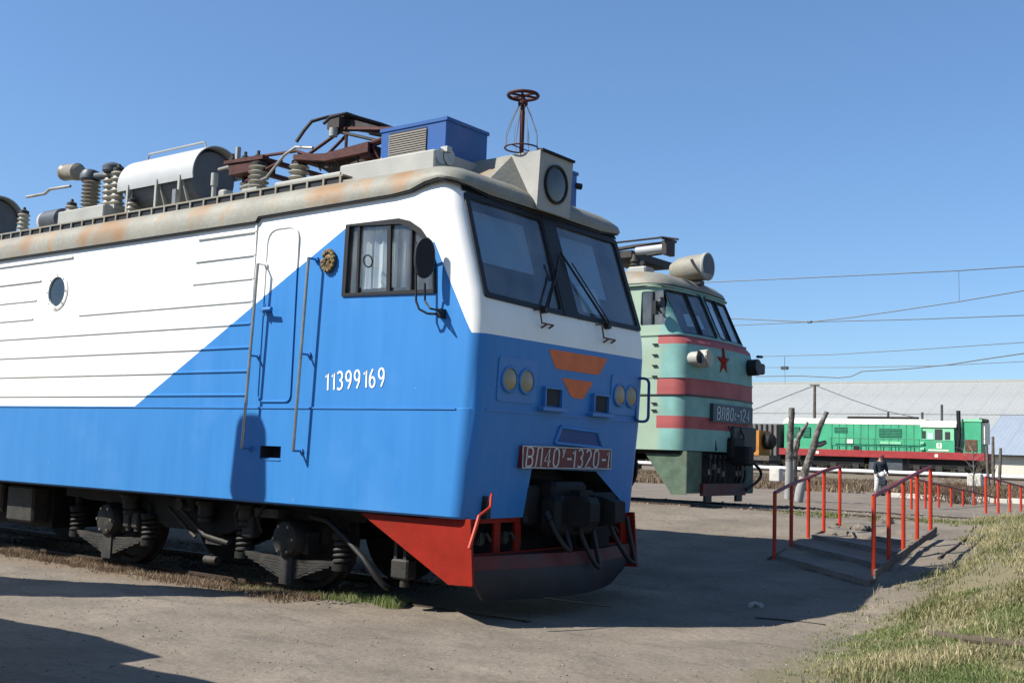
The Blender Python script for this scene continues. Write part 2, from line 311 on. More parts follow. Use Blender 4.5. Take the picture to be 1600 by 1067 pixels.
# stroke lettering: glyphs in a box 0..1 x 0..1
def arc(cx, cy, rx, ry, a0, a1, n=8): return [(cx+rx*math.cos(R(lerp(i/n, a0, a1))), cy+ry*math.sin(R(lerp(i/n, a0, a1)))) for i in range(n+1)]
GL = {
 'В': [[(0, 0), (0, 1), (.6, 1)]+arc(.6, .76, .38, .24, 90, -90, 6)+[(0, .52)], [(.6, .52)]+arc(.6, .26, .4, .26, 90, -90, 6)+[(0, 0)]],
 'Л': [[(0, 0), (.12, .1), (.25, 1), (.95, 1), (.95, 0)]], '4': [[(.72, 0), (.72, 1), (0, .3), (1, .3)]],
 '0': [arc(.5, .72, .45, .28, 0, 180, 8)+arc(.5, .28, .45, .28, 180, 360, 8)+[(.95, .72)]],
 'У': [[(0, 1), (.5, .45)], [(1, 1), (.35, 0), (.1, 0)]], '1': [[(.2, .75), (.6, 1), (.6, 0)]], 'I': [[(.5, 1), (.5, 0)]],
 '3': [[(.05, .9)]+arc(.45, .76, .45, .24, 130, -90, 8), arc(.45, .26, .48, .26, 90, -140, 8)],
 '2': [arc(.5, .74, .45, .26, 160, -20, 8)+[(.05, 0), (1, 0)]], '-': [[(.1, .45), (.9, .45)]],
 '8': [arc(.5, .76, .4, .24, -90, 270, 12), arc(.5, .26, .46, .26, 90, 450, 12)],
 '9': [arc(.5, .72, .42, .28, 0, 360, 12), [(.92, .72), (.9, .4), (.5, 0)]], '6': [arc(.5, .28, .42, .28, 0, 360, 12), [(.08, .28), (.12, .6), (.55, 1)]],
 'C': [arc(.5, .72, .45, .28, 20, 180, 8)+arc(.5, .28, .45, .28, 180, 340, 8)]}
def letters(mb, text, org, ux, uy, h, adv, w, st, nrm, shear=0):
    org = Vector(org); ux = Vector(ux); uy = Vector(uy); nrm = Vector(nrm); x = 0
    for ch in text:
        sc, dy, a = 1, 0, adv
        if ch == 'у': ch, sc, dy, a = 'У', .45, .55, adv*.55
        if ch == 'с': ch, sc, dy, a = 'C', .5, .1, adv*.55
        if ch == '-': a = adv*.6
        if ch == '1': a = adv*.75
        if ch == ' ': x += adv*.4; continue
        for k, ln in enumerate(GL[ch]):
            q = [org+ux*(x+gx*w*sc+shear*(gy*sc+dy)*h)+uy*((gy*sc+dy)*h)+nrm*.0004*k for gx, gy in ln]
            s2 = st*(.7 if sc < 1 else 1); L, Rr = [], []
            for i, p in enumerate(q):
                t = (q[min(i+1, len(q)-1)]-q[max(i-1, 0)]).normalized(); o = nrm.cross(t)*s2/2; L.append(p+o); Rr.append(p-o)
            n = len(q); vs = L+Rr+[p+nrm*.004 for p in L]+[p+nrm*.004 for p in Rr]; fs = []
            for i in range(n-1):
                fs += [(2*n+i, 2*n+i+1, 3*n+i+1, 3*n+i), (i, i+1, 2*n+i+1, 2*n+i), (n+i, n+i+1, 3*n+i+1, 3*n+i)]
            mb.add(vs, fs)
        x += a
    return mb
# ------------------------------------------------------------------ ground
GP = [(-400, -.02), (-3, -.02), (0, -.02), (.9, -.006), (1.3, .05), (1.8, .09), (2.8, .27), (3.6, .41), (4.6, .56), (6.4, .71), (8.3, .73), (8.9, .73), (11.2, .73), (14, .6), (21, .45), (34, .42), (60, .5), (75, .72), (900, .72)]
def seat0(px, py):
    d = _f+(px-800)/FPX*_r2-(py-533.5)/FPX*_u2; t_ = 4.0
    while t_ < 60 and (CAM+d*t_).z > interp(GP, (CAM+d*t_).y): t_ += .03
    return CAM+d*t_
BANK = sorted((round(q.y, 2), round(q.x, 2)) for q in (seat0(*p_) for p_ in ((1180, 1066), (1240, 1030), (1330, 985), (1345, 960), (1380, 930), (1424, 905), (1470, 885), (1505, 872), (1512, 850), (1522, 825))))
BANK = [(-5, 3.6)]+BANK+[(BANK[-1][0]+1.5, BANK[-1][1]-.5), (13, .4)]
def ground_z(x, y, detail=True):
    z = interp(GP, y)
    z -= .07*sstep(-2.0, -3.5, x)*sstep(1.6, 1.1, abs(y)) if abs(y) < 1.6 else 0
    if x > 1.2 and y < 12 and y > -9:
        e_ = interp(BANK, y)
        m = sstep(e_-.1, e_+2.2, x+.25*noise.noise(Vector((0, y*.6, 3))))*sstep(-2.5, 2.0, y)*sstep(11.5, 8.6, y)
        z += m*(.42+.18*noise.noise(Vector((x*.5, y*.5, 0)))+.05*noise.noise(Vector((x*2.3, y*2.3, 5))))
        z += .22*sstep(1.2, 2.2, y)*sstep(3.6, 2.6, y)*sstep(2.9, 3.5, x)*sstep(5.2, 4.2, x)
    if x > -2 and abs(y) < 1.3 and x < 2.0: return z-.0+.006*noise.noise(Vector((x*3, y*3, 0)))
    if detail and abs(x) < 40 and -14 < y < 60:
        z += .014*noise.noise(Vector((x*.7+y*.3, y*3.2, 4)))*sstep(.9, 1.4, abs(y))
        z += .018*noise.noise(Vector((x*1.1, y*1.1, 0)))+.011*noise.noise(Vector((x*4.5, y*4.5, 9)))
        ch_ = math.exp(-((x-1.3)**2/1.2+(y+3.3)**2/.8)); z += ch_*.035*noise.noise(Vector((x*5+y*2, y*7, 3)))
        if abs(y) > 1.2: z += .01*max(0, noise.noise(Vector((x*9, y*9, 2))))
    return z
def axis_steps(lo, hi, st, far):
    a = [lo+i*st for i in range(int((hi-lo)/st)+1)]; k = st; l, h = [], []; x = a[-1]
    while x < far: k *= 1.22; x += k; h.append(x)
    k = st; x = a[0]
    while x > -far: k *= 1.22; x -= k; l.append(x)
    return l[::-1]+a+h
gx = axis_steps(-12, 9, .1, 2500); gy = axis_steps(-9, 13, .1, 2500)
vs = [(x, y, ground_z(x, y)) for y in gy for x in gx]; nx = len(gx)
fs = [(j*nx+i, j*nx+i+1, (j+1)*nx+i+1, (j+1)*nx+i) for j in range(len(gy)-1) for i in range(nx-1)]
def ground_mat():
    m = mat('dry_earth', (.160, .134, .104), .95, var=.2, scale=.9, bump=.75, bscale=12, dirt=(.105, .088, .07), dirtamt=.8, dscale=(.6, 1.2, 1), dthr=.5, fine=(28, .13))
    n = m.node_tree.nodes; l = m.node_tree.links; b = n['Principled BSDF']; old = b.inputs['Base Color'].links[0].from_socket
    tc = n.new('ShaderNodeTexCoord'); v = n.new('ShaderNodeTexVoronoi'); v.inputs['Scale'].default_value = 26; l.new(tc.outputs['Object'], v.inputs['Vector'])
    r = n.new('ShaderNodeMapRange'); r.inputs[1].default_value = 0; r.inputs[2].default_value = .22; r.inputs[3].default_value = .35; r.inputs[4].default_value = 0; l.new(v.outputs['Distance'], r.inputs[0])
    gz = n.new('ShaderNodeTexNoise'); gz.inputs['Scale'].default_value = 1.7; gz.inputs['Detail'].default_value = 5; l.new(tc.outputs['Object'], gz.inputs['Vector'])
    r2 = n.new('ShaderNodeMapRange'); r2.inputs[1].default_value = .45; r2.inputs[2].default_value = .62; l.new(gz.outputs[0], r2.inputs[0])
    k = n.new('ShaderNodeMath'); k.operation = 'MULTIPLY'; l.new(r.outputs[0], k.inputs[0]); l.new(r2.outputs[0], k.inputs[1])
    mx = n.new('ShaderNodeMix'); mx.data_type = 'RGBA'; l.new(k.outputs[0], mx.inputs[0]); l.new(old, mx.inputs[6]); mx.inputs[7].default_value = (.27, .24, .19, 1)
    # humus under the grass bank, brown ballast beside the first track, weedy strip far behind
    sx = n.new('ShaderNodeSeparateXYZ'); l.new(tc.outputs['Object'], sx.inputs[0])
    def ramp(s, a, c):
        q = n.new('ShaderNodeMapRange'); q.interpolation_type = 'SMOOTHSTEP'; q.inputs[1].default_value = a; q.inputs[2].default_value = c; l.new(s, q.inputs[0]); return q.outputs[0]
    def mul(a, c):
        q = n.new('ShaderNodeMath'); q.operation = 'MULTIPLY'; l.new(a, q.inputs[0]); l.new(c, q.inputs[1]); return q.outputs[0]
    def wob(s, amt):
        q = n.new('ShaderNodeMath'); q.operation = 'MULTIPLY_ADD'; l.new(gz.outputs[0], q.inputs[0]); q.inputs[1].default_value = amt; l.new(s, q.inputs[2]); return q.outputs[0]
    bank = mul(mul(ramp(wob(sx.outputs[0], 1.6), 3.2, 4.0), ramp(sx.outputs[1], -6, -4)), ramp(sx.outputs[1], 12.5, 11))
    bal = mul(mul(ramp(wob(sx.outputs[1], .9), -1.75, -1.1), ramp(sx.outputs[1], 2.2, 1.2)), ramp(wob(sx.outputs[0], 2), -.8, -2.5))
    far = ramp(sx.outputs[1], 36, 42)
    def mix(f, a, c):
        q = n.new('ShaderNodeMix'); q.data_type = 'RGBA'; l.new(f, q.inputs[0]); l.new(a, q.inputs[6]); q.inputs[7].default_value = (*c, 1); return q.outputs[2]
    cur = mix(bank, mx.outputs[2], (.13, .112, .068)); cur = mix(bal, cur, (.15, .115, .08)); cur = mix(far, cur, (.15, .125, .09))
    l.new(cur, b.inputs['Base Color']); return m
g = MB(); g.v = vs; g.f = fs; g.mi = [0]*len(fs)
go = g.build('ground', ground_mat(), fix=False, sharp=80); tag(go, kind='structure')
# ------------------------------------------------------------------ locomotive body shell
def outline(w, xf, r, L, n=7, bow=0, zf=None):
    """plan ring: near side rear -> near front corner -> far front corner -> far side rear"""
    pts = [(-L, -w)]
    xs = (-12, -9.5, -7, -5, -3.32, -3.28, -2.4, -1.6, -1.2, -.95, -.75)
    for k, x in enumerate(xs): pts.append((min(x, xf-r-.02-.03*(len(xs)-1-k)), -w))
    for i in range(n+1):
        a = -90+90*i/n; pts.append((xf-r+r*math.cos(R(a)), -w+r+r*math.sin(R(a))))
    for i in range(1, 8):
        y = lerp(i/8, -w+r, w-r); pts.append((xf+bow*(1-(y/(w-r))**2), y))
    for i in range(n+1):
        a = 90*i/n; pts.append((xf-r+r*math.cos(R(a)), w-r+r*math.sin(R(a))))
    pts.append((-L, w)); return pts
PROF = [(.98, -.13), (1.5, -.085), (2.03, -.035), (2.5, -.01), (2.755, 0), (2.95, -.012), (3.17, -.06), (3.7, -.24), (4.2, -.40), (4.32, -.46)]
def xf(z): return interp(PROF, z)
def front_px(px, py, prof=xf, x0=0, z0=0):
    q = P(px, py, 0, x0)
    for _ in range(12): q = P(px, py, 0, x0+prof(q.z-z0))
    return q
BACK = 15.6
L1 = thing('electric_locomotive', 'white and blue electric locomotive with slanted windscreen and two orange chevrons on its nose', 'locomotive')
b = MB(); b.loft([[(x, y, z) for x, y in outline(wd, xf(z), r, BACK)] for z, wd, r in
    ((.98, 1.56, .16), (1.0, 1.58, .16), (1.5, 1.58, .16), (2.028, 1.58, .16), (2.032, 1.574, .155), (2.5, 1.574, .16), (2.755, 1.574, .16), (2.95, 1.574, .16), (3.17, 1.574, .16), (3.5, 1.574, .16), (3.7, 1.57, .16), (4.0, 1.565, .16), (4.2, 1.56, .17), (4.32, 1.5, .17))])
body = b.build('body', [M['livery'], M['inner'], M['black']], L1, sharp=28)
# windscreen opening
def rounded(poly, r, n=3):
    out = []; N = len(poly)
    for i in range(N):
        a, q, c = Vector(poly[i-1]), Vector(poly[i]), Vector(poly[(i+1) % N]); ri = r[i] if isinstance(r, (list, tuple)) else r
        u = (a-q).normalized()*ri; v = (c-q).normalized()*ri
        for k in range(n+1):
            t = k/n; out.append((q+u)*(1-t)**2+2*q*t*(1-t)+(q+v)*t*t)
    return out
def cutter(poly, d, mi=1):
    mb = MB(); mb.prism(poly, d, mi); return mb.build('cut', [M['livery'], M['inner']], smooth=False)
wsl = [front_px(*q) for q in ((734, 294), (768, 454), (884, 479), (850, 338))]
wsr = [front_px(*q) for q in ((872, 348), (905, 487), (991, 508), (958, 377))]
# use the true symmetric planes: rows at fixed heights
def fp(y, z, out=0): return Vector((xf(z)+out, y, z))
def row(y0, y1, zt, zb): return [fp(y0, zt), fp(y0+.02, zb), fp(y1, zb), fp(y1-.02, zt)]
ZT, ZB = 4.17, 3.10
paneL = rounded([fp(-1.40, ZT), fp(-1.44, ZB+.03), fp(-.12, ZB), fp(-.10, ZT)], .05)
paneR = rounded([fp(.10, ZT), fp(.12, ZB), fp(1.44, ZB), fp(1.40, ZT)], .05)
cuts = [cutter([q+Vector((.12, 0, .03)) for q in pn], (-.75, 0, -.19)) for pn in (paneL, paneR)]
SY = -1.574
SWIN = [P(*q, 1, SY) for q in ((545, 353), (538, 461), (680, 455), (677, 405), (668, 378), (655, 360), (640, 350), (625, 346))]
cuts.append(cutter([q+Vector((0, -.1, 0)) for q in SWIN], (0, .45, 0)))
VENT = (P(407, 696, 1, -1.58), P(438, 718, 1, -1.58))
cuts.append(cutter([Vector((x, -1.7, z)) for x, z in ((VENT[0].x, VENT[0].z), (VENT[0].x, VENT[1].z), (VENT[1].x, VENT[1].z), (VENT[1].x, VENT[0].z))], (0, .3, 0)))
pc = P(90, 456, 1, SY)
mb = MB(); mb.cyl(pc+Vector((0, -.1, 0)), pc+Vector((0, .25, 0)), .20, n=28, mi=1); cuts.append(mb.build('cut', [M['livery'], M['inner']]))
# opening round the coupler, narrowing upwards
co = [Vector((.3, y, z)) for y, z in ((-.62, .9), (-.54, 1.47), (.66, 1.45), (1.28, 1.10), (1.36, .9))]
cuts.append(cutter(co, (-.95, 0, 0)))
boolean_cut(body, cuts)
def part(mb, name, m, parent=L1, **k): return mb.build(name, M[m] if isinstance(m, str) else m, parent, **k)
# windscreens: rubber rim, pane, blind, sill band
def rim(poly, nrm, t, wdt):
    mb = MB(); nrm = Vector(nrm); c = sum(poly, Vector())/len(poly); n = len(poly); mb_in = []
    inn = [q+(c-q).normalized()*wdt for q in poly]
    rings = [[q for q in poly], [q+nrm*t for q in poly], [q+nrm*t for q in inn], [q-nrm*.03 for q in inn]]
    return mb.loft(rings, False, False)
NF = Vector((.95, 0, .31)).normalized()
for pn, s in ((paneL, -1), (paneR, 1)):
    big = [q+(q-sum(pn, Vector())/len(pn)).normalized()*.035 for q in pn]
    rm = part(rim(big, NF, .016, .085), 'windscreen_frame', 'black')
    pl = MB(); pl.prism([q-NF*.012 for q in pn], NF*.006); part(pl, 'windscreen_pane', 'glassdk', rm, smooth=False)
    bl = MB(); yy = (-1.26, -.26) if s < 0 else (.24, 1.12)
    zt, zb = (4.07, 3.52) if s < 0 else (4.08, 3.42)
    bl.prism([Vector((xf(z)-.16, y, z)) for y, z in ((yy[0], zt), (yy[0]-.0, zb), (yy[1], zb), (yy[1], zt))], (-.01, 0, 0)); part(bl, 'window_blind', 'blind', rm, smooth=False)
pp = MB(); pp.prism([Vector((xf(z)-.10, y, z)) for y, z in ((.42, 3.50), (.46, 3.20), (.86, 3.20), (.84, 3.50))], (-.004, 0, 0)); part(pp, 'paper_notice', 'paper', smooth=False)
# black band over and between the panes
bd = MB()
bd.prism([fp(-.115, ZT+.05, .004), fp(-.125, ZB-.02, .004), fp(.125, ZB-.02, .004), fp(.115, ZT+.05, .004)], NF*.02)
part(bd, 'centre_pillar', 'black', smooth=False)
bd = MB(); bd.prism([fp(-1.44, ZT+.035, .004), fp(1.44, ZT+.035, .004), fp(1.42, ZT+.10, .0), fp(-1.42, ZT+.10, .0)], NF*.014); part(bd, 'windscreen_header', 'black', smooth=False)
# side window
big = [q+(q-sum(SWIN, Vector())/len(SWIN)).normalized()*.03 for q in SWIN]
sw = part(rim([q+Vector((0, -.001, 0)) for q in big], (0, -1, 0), .018, .06), 'side_window_frame', 'black')
pl = MB(); pl.prism([q+Vector((0, .02, 0)) for q in SWIN], (0, .005, 0)); part(pl, 'window_pane', 'glass', sw, smooth=False)
def side(px, py, y=SY): return P(px, py, 1, y)
def bar_mb(a, c, wd, d=.03):
    a = Vector(a); c = Vector(c); mb = MB(); t = (c-a).normalized(); o = t.cross(Vector((0, 1, 0)))*wd/2
    return mb.prism([a-o, a+o, c+o, c-o], (0, d, 0))
for a, c, wd in (((608, 347), (606, 459), .05), ((561, 352), (557, 460), .03), ((643, 352), (641, 457), .022)):
    part(bar_mb(side(*a, SY-.008), side(*c, SY-.008), wd), 'sliding_bar', 'black', sw, smooth=False)
hh = MB(); q0 = side(575, 408, SY-.03); hh.ring(q0, (0, 1, 0), .055, .009, sy=1.3); part(hh, 'window_latch', 'black', sw)
for x0, x1 in ((560, 566), (569, 606), (613, 619), (630, 635)):
    cu = MB(); n = 10; y0 = SY+.12
    a = side(x0, 358, y0); c = side(x1, 452, y0); rings = []
    top = [Vector((lerp(i/n, a.x, c.x), y0+.018*math.sin(i*2.2), min(a.z, 3.98))) for i in range(n+1)]
    bot = [Vector((q.x, q.y, c.z+.02)) for q in top]
    cu.loft([top, bot], False, False, closed=False); part(cu, 'curtain', 'curtain', sw, fix=False)
# ribs on the side, raised beads
for z, sp in ((2.17, [(-BACK, -3.33)]), (2.44, [(-BACK, -3.33)]), (2.71, [(-BACK, -3.33)]), (2.98, [(-BACK, -3.33)]), (3.24, [(-6.85, -3.33), (-BACK, -7.98)]),
              (3.50, [(-4.45, -3.33), (-BACK, -7.93)]), (3.77, [(-4.42, -3.33), (-BACK, -7.85)]), (4.04, [(-4.4, -3.33), (-BACK, -7.1)])):
    for x0, x1 in sp:
        rb = MB(); y = -1.572
        pr = [(y+.004, z-.012), (y-.016, z-.009), (y-.018, z+.006), (y+.004, z+.018)]
        rb.loft([[(x0, a, c) for a, c in pr], [(x1, a, c) for a, c in pr]]); part(rb, 'side_rib', 'livery')
sm = MB(); sm.box((-3.345, -1.582, 2.05), (-3.325, -1.560, 4.15)); part(sm, 'panel_seam', 'livery', smooth=False)
sm = MB(); sm.box((-BACK, -1.590, 2.018), (-.25, -1.574, 2.034)); part(sm, 'waist_ledge', 'bluepart', smooth=False)
# cab door with rounded corners
dp = rounded([Vector((-3.13, -1.574, 4.04)), Vector((-3.15, -1.574, 2.09)), Vector((-2.60, -1.574, 2.09)), Vector((-2.60, -1.574, 4.04))], [.17, .09, .09, .17], 5)
def offs(poly, d, ax=1):
    c = sum(poly, Vector())/len(poly); return [Vector((q.x+(d if q.x > c.x else -d), q.y, q.z+(d if q.z > c.z else -d))) for q in poly]
dr = MB(); dr.loft([[q for q in dp], [q+Vector((0, -.016, 0)) for q in dp], [q+Vector((0, -.016, 0)) for q in offs(dp, -.012)], [q+Vector((0, -.004, 0)) for q in offs(dp, -.018)]], False, True)
door = part(dr, 'cab_door', 'livery', sharp=20)
hd = MB(); hp = side(421, 484, -1.62); hd.box(hp+Vector((-.12, .03, -.02)), hp+Vector((-.03, -.05, .02))); hd.cyl(hp+Vector((-.05, -.04, 0)), hp+Vector((.09, -.05, 0)), .022); hd.cyl(hp+Vector((-.06, -.02, -.07)), hp+Vector((-.06, -.02, .07)), .01)
part(hd, 'door_handle', 'bluepart', door)
# handrails beside the door
for t0, b0 in (((403, 412), (378, 700)), ((482, 403), (458, 704))):
    t = P(*t0, 1, -1.70); q = P(*b0, 1, -1.70); hr = MB()
    hr.tube([t, q], .017, 8); hr_o = part(hr, 'handrail', 'steel')
    for e in (t, q, t*.5+q*.5):
        k = MB(); k.tube([e+Vector((.0, -.01, 0)), Vector((e.x, -1.57, e.z))], .013, 6); k.cyl((e.x, -1.60, e.z), (e.x, -1.57, e.z), .032, n=10); part(k, 'rail_bracket', 'bluepart' if e is not t else 'livery', hr_o)
vf = MB(); a, c = VENT; vf.box((a.x, -1.56, c.z), (c.x, -1.50, c.z+.015)); vf.box((a.x, -1.588, c.z-.012), (c.x, -1.575, c.z)); part(vf, 'step_opening_sill', 'bluepart', smooth=False)
# porthole
ph = MB(); ph.lathe(pc+Vector((0, .002, 0)), (0, -1, 0), [(.255, 0), (.255, .012), (.232, .022), (.205, .02), (.200, -.02)], 32, caps=False); po = part(ph, 'porthole_ring', 'livery')
ph = MB(); ph.cyl(pc+Vector((0, .004, 0)), pc+Vector((0, .010, 0)), .203, n=28); part(ph, 'porthole_glass', 'darkglass', po)
for k in range(8): ph = MB(); ph.lathe(pc+Vector((.228*math.cos(k*.785), -.02, .228*math.sin(k*.785))), (0, -1, 0), [(.012, 0), (.009, .008)], 6); part(ph, 'porthole_bolt', 'steel', po)
# brass crest: wreath round a rising shape
em = side(515, 408, -1.58); e = MB(); random.seed(3)
e.lathe(em, (0, -1, 0), [(.085, 0), (.08, .02), (.05, .035)], 18)
for k in range(14):
    a = R(-70+k*320/13-20); p0 = em+Vector((.085*math.sin(a), -.025, .105*math.cos(a)*-1)); e.lathe(p0, (math.sin(a)*.3, -1, 0), [(.026, -.02), (.03, .005), (.016, .02)], 7)
for k in range(5): e.lathe(em+Vector((.02*(k-2), -.035, .03*math.cos(k-2))), (0, -1, .2), [(.016, -.01), (.018, .01), (.006, .02)], 6)
part(e, 'brass_crest', 'brass')
# number on the side
nb = MB(); a = side(507, 610, -1.5755); c = side(608, 603, -1.5755); hgt = .185; ux = (c-a).normalized(); tot = 7.35
adv = (c-a).length/6.72
letters(nb, 'II399I69'.replace('I', '1') if False else '11399169', a, ux, Vector((-.03, 0, 1)).normalized(), hgt, adv*.90, adv*.62, .021, Vector((0, -1, 0)))
part(nb, 'side_number', 'letter', smooth=False)
# mirror
ar = MB(); y = -1.74
ar.tube([side(*q, yy) for q, yy in (((650, 378), y), ((650, 470), y), ((655, 483), y), ((668, 490), -1.70), ((690, 491), -1.62))], .012, 8)
ar.tube([side(*q, yy) for q, yy in (((664, 442), y+.02), ((664, 470), y+.04), ((672, 482), -1.78), ((690, 486), -1.62))], .011, 8)
ar.tube([side(650, 380, y), side(660, 376, y)], .010, 6)
ar.box(side(684, 482, -1.66), side(697, 498, -1.57)); mo = part(ar, 'mirror_arm', 'black')
mr = MB(); mc = side(663, 403, -1.74); ax = Vector((.80, -.60, 0)).normalized(); sxv = Vector((.60, .80, 0)); 
rings = []
for h, s_ in ((-.03, .5), (-.02, .85), (0, 1), (.03, 1), (.05, .92)):
    rings.append([mc-ax*h*-1+sxv*(.105*s_*math.cos(2*math.pi*k/20))+Vector((0, 0, 1))*(.205*s_*abs(math.sin(2*math.pi*k/20))**.8*(1 if math.sin(2*math.pi*k/20) > 0 else -1)) for k in range(20)])
mr.loft(rings); part(mr, 'mirror', 'black', mo)
# ------------------------------------------------------------------ nose details
def F(px, py, out=0.0):
    q = front_px(px, py); return q+Vector((out, 0, 0))
for poly, nm in ((((857, 545), (949, 560), (936, 586), (868, 576)), 0), (((877, 590), (927, 597), (910, 624), (893, 621)), 1)):
    k = MB(); k.prism([F(*q) for q in rounded([Vector((*q, 0)) for q in poly], 4, 2) and [(v.x, v.y) for v in rounded([Vector((*q, 0)) for q in poly], 4, 2)]], (.005, 0, 0)); part(k, 'orange_chevron', 'orange', smooth=False)
for (ya, yb, z) in ((-1.07, -.79, 2.34), (.985, 1.235, 2.31)):
    bz = MB(); x = xf(z); pts = rounded([Vector((x+.002, ya-.18, z+.22)), Vector((x+.002, ya-.18, z-.22)), Vector((x+.002, yb+.18, z-.22)), Vector((x+.002, yb+.18, z+.22))], .05)
    for q in pts: q.x = xf(q.z)-.01
    bz.prism(pts, (.022, 0, 0)); bo = part(bz, 'lamp_bezel', 'bluepart', smooth=False)
    for y in (ya, yb):
        h = MB(); h.lathe((x-.01, y, z), (1, 0, 0), [(.135, 0), (.135, .035), (.125, .042), (.112, .040), (.108, .018)], 26); ho = part(h, 'headlight_rim', 'bluepart', bo)
        h = MB(); h.lathe((x-.01, y, z), (1, 0, 0), [(.112, .01), (.112, .028), (.08, .040), (.0, .046)], 26); part(h, 'headlight_lens', 'lens', bo)
for c0 in ((861, 620), (936, 630)):
    q = F(*c0); mkb = MB(); y0, y1, z0, z1 = q.y-.16, q.y+.16, q.z-.10, q.z+.10
    mkb.box((q.x-.02, y0, z1-.02), (q.x+.045, y1, z1)); mkb.box((q.x-.02, y0, z0), (q.x+.045, y0+.02, z1-.022)); mkb.box((q.x-.02, y1-.02, z0), (q.x+.045, y1, z1-.022))
    mo_ = part(mkb, 'marker_light_hood', 'bluepart', smooth=False)
    k = MB(); k.box((q.x-.01, y0+.022, z0+.01), (q.x+.012, y1-.022, z1-.024)); part(k, 'marker_light', 'inner', mo_, smooth=False)
    k = MB(); k.box((q.x-.02, y0-.07, z0-.05), (q.x+.075, y1+.05, z0-.015)); part(k, 'marker_light_shelf', 'bluepart', mo_, smooth=False)
# raised panel above the plate, recess
rp = MB(); A = [F(*q) for q in ((875, 667), (932, 675), (940, 700), (866, 692))]
for i in range(4):
    a, c = A[i], A[(i+1) % 4]; rp.tube([a+Vector((.01, 0, 0)), c+Vector((.01, 0, 0))], .022, 6)
part(rp, 'nose_frame', 'bluepart')
rp = MB(); rp.prism([a+Vector((-.004, 0, 0)) for a in A], (.012, 0, 0)); part(rp, 'nose_panel', 'navy', smooth=False)
# waist seam on the nose
ws = MB(); ws.box((xf(2.03)-.02, -1.40, 2.02), (xf(2.03)+.010, 1.40, 2.035)); part(ws, 'nose_ledge', 'bluepart', smooth=False)
# number plate
zc = 1.585; px0 = xf(zc)+.05
npb = MB(); npb.box((px0-.12, -.79, 1.475), (px0, .87, 1.70)); po = part(npb, 'number_plate', 'plate', smooth=False)
nl = MB(); letters(nl, 'ВЛ40у-1320-1', (px0+.001, -.73, 1.492), (0, 1, 0), (0, 0, 1), .19, .155, .105, .021, Vector((1, 0, 0)), shear=.12)
part(nl, 'plate_lettering', 'letterdim', po, smooth=False)
nl = MB()
for y0, y1, z0, z1 in ((-.79, .87, 1.69, 1.70), (-.79, .87, 1.475, 1.485), (-.79, -.78, 1.486, 1.689), (.86, .87, 1.486, 1.689)): nl.box((px0, y0, z0), (px0+.006, y1, z1))
part(nl, 'plate_border', 'letterdim', po, smooth=False)
# grab rails under the windscreen, wipers
for c0, e0 in (((846, 485), (863, 425)), ((945, 510), (885, 418))):
    base = F(*c0, .05); tip = F(*e0, .05); wp = MB()
    wp.cyl(F(*c0, -.03), F(*c0, .07), .035, n=10); wp.tube([base, tip], [.016, .010], 6)
    wp.tube([base+Vector((0, .05, .02)), tip+Vector((0, .03, .05))], .008, 6); wo = part(wp, 'wiper_arm', 'black')
    bl = MB(); d = (tip-base).normalized(); sidev = Vector((0, .3, 1)).normalized() if c0[0] < 900 else (tip-base).normalized()
    bl.tube([tip-sidev*(.08 if c0[0] < 900 else .22), tip+sidev*(.16 if c0[0] < 900 else .2)], .013, 6)
    for e_ in bl.v: pass
    part(bl, 'wiper_blade', 'black', wo)
for x0, y0 in ((834, 484), (931, 507)):
    g1 = MB(); a = F(x0, y0); pts = [F(x0, y0), F(x0+1, y0+1, .07), F(x0+4, y0+21, .07), F(x0+22, y0+25, .07), F(x0+24, y0+29, .0)]
    g1.tube(pts, .010, 6); g1.tube([F(x0+12, y0+23, .07), F(x0+12, y0+28, 0)], .010, 6)
    part(g1, 'grab_rail', 'rust')
# loop rail at the far edge of the nose
q = P(1005, 624, 1, 1.60); lp = MB(); x = q.x
pts = []
for k in range(17):
    a = math.pi*k/8; pts.append((.02+.10*(math.cos(a)), 1.50+.0, 2.25))
cx, cy, cz = xf(2.25)+.05, 1.36, 2.28
pts = rounded([Vector((cx-.05, cy-.0, cz+.25)), Vector((cx-.05, cy-.0, cz-.25)), Vector((cx+.05, cy+.13, cz-.25)), Vector((cx+.05, cy+.13, cz+.25))], .07, 5)
lp.tube(pts+[pts[0]], .017, 8); part(lp, 'loop_handrail', 'navy')
# ------------------------------------------------------------------ plough, buffer beam, coupler
sp = MB(); skp = [P(*q, 1, -1.50) for q in ((563, 801), (735, 808), (738, 916), (700, 913))]
for q in skp: q.z = min(q.z, .985)
sp.prism(skp, (0, .03, 0)); part(sp, 'red_side_skirt', 'redpaint', smooth=False)
sp = MB(); sp.prism([q+Vector((0, 2.98, 0)) for q in skp], (0, .03, 0)); part(sp, 'red_side_skirt', 'redpaint', smooth=False)
bb = MB(); X0 = -.17
for y0, y1 in ((-1.47, -1.36), (-1.02, -.92), (-.68, -.58), (.55, .65), (.85, .95), (1.34, 1.47)): bb.box((X0-.03, y0, .645), (X0, y1, .93))
bb.box((X0-.03, -1.47, .932), (X0+.004, 1.47, .98)); bb.box((X0-.03, -1.47, .56), (X0+.004, 1.47, .643)); part(bb, 'buffer_beam', 'redpaint', smooth=False)
bk = MB(); bk.box((X0-.30, -1.44, .50), (X0-.28, 1.44, .97)); part(bk, 'beam_back', 'dark', smooth=False)
for y in (-1.19, -.80, .75, 1.15):
    k = MB(); k.cyl((X0-.27, y, .79), (X0-.02, y, .77), .055, n=12); k.tube([(X0-.05, y, .79), (X0+.02, y+.03, .83), (X0+.03, y+.08, .76)], .018, 6); k.box((X0-.06, y-.04, .74), (X0-.01, y+.03, .84)); part(k, 'air_tap', 'darkgrey')
pw = MB(); rings = []
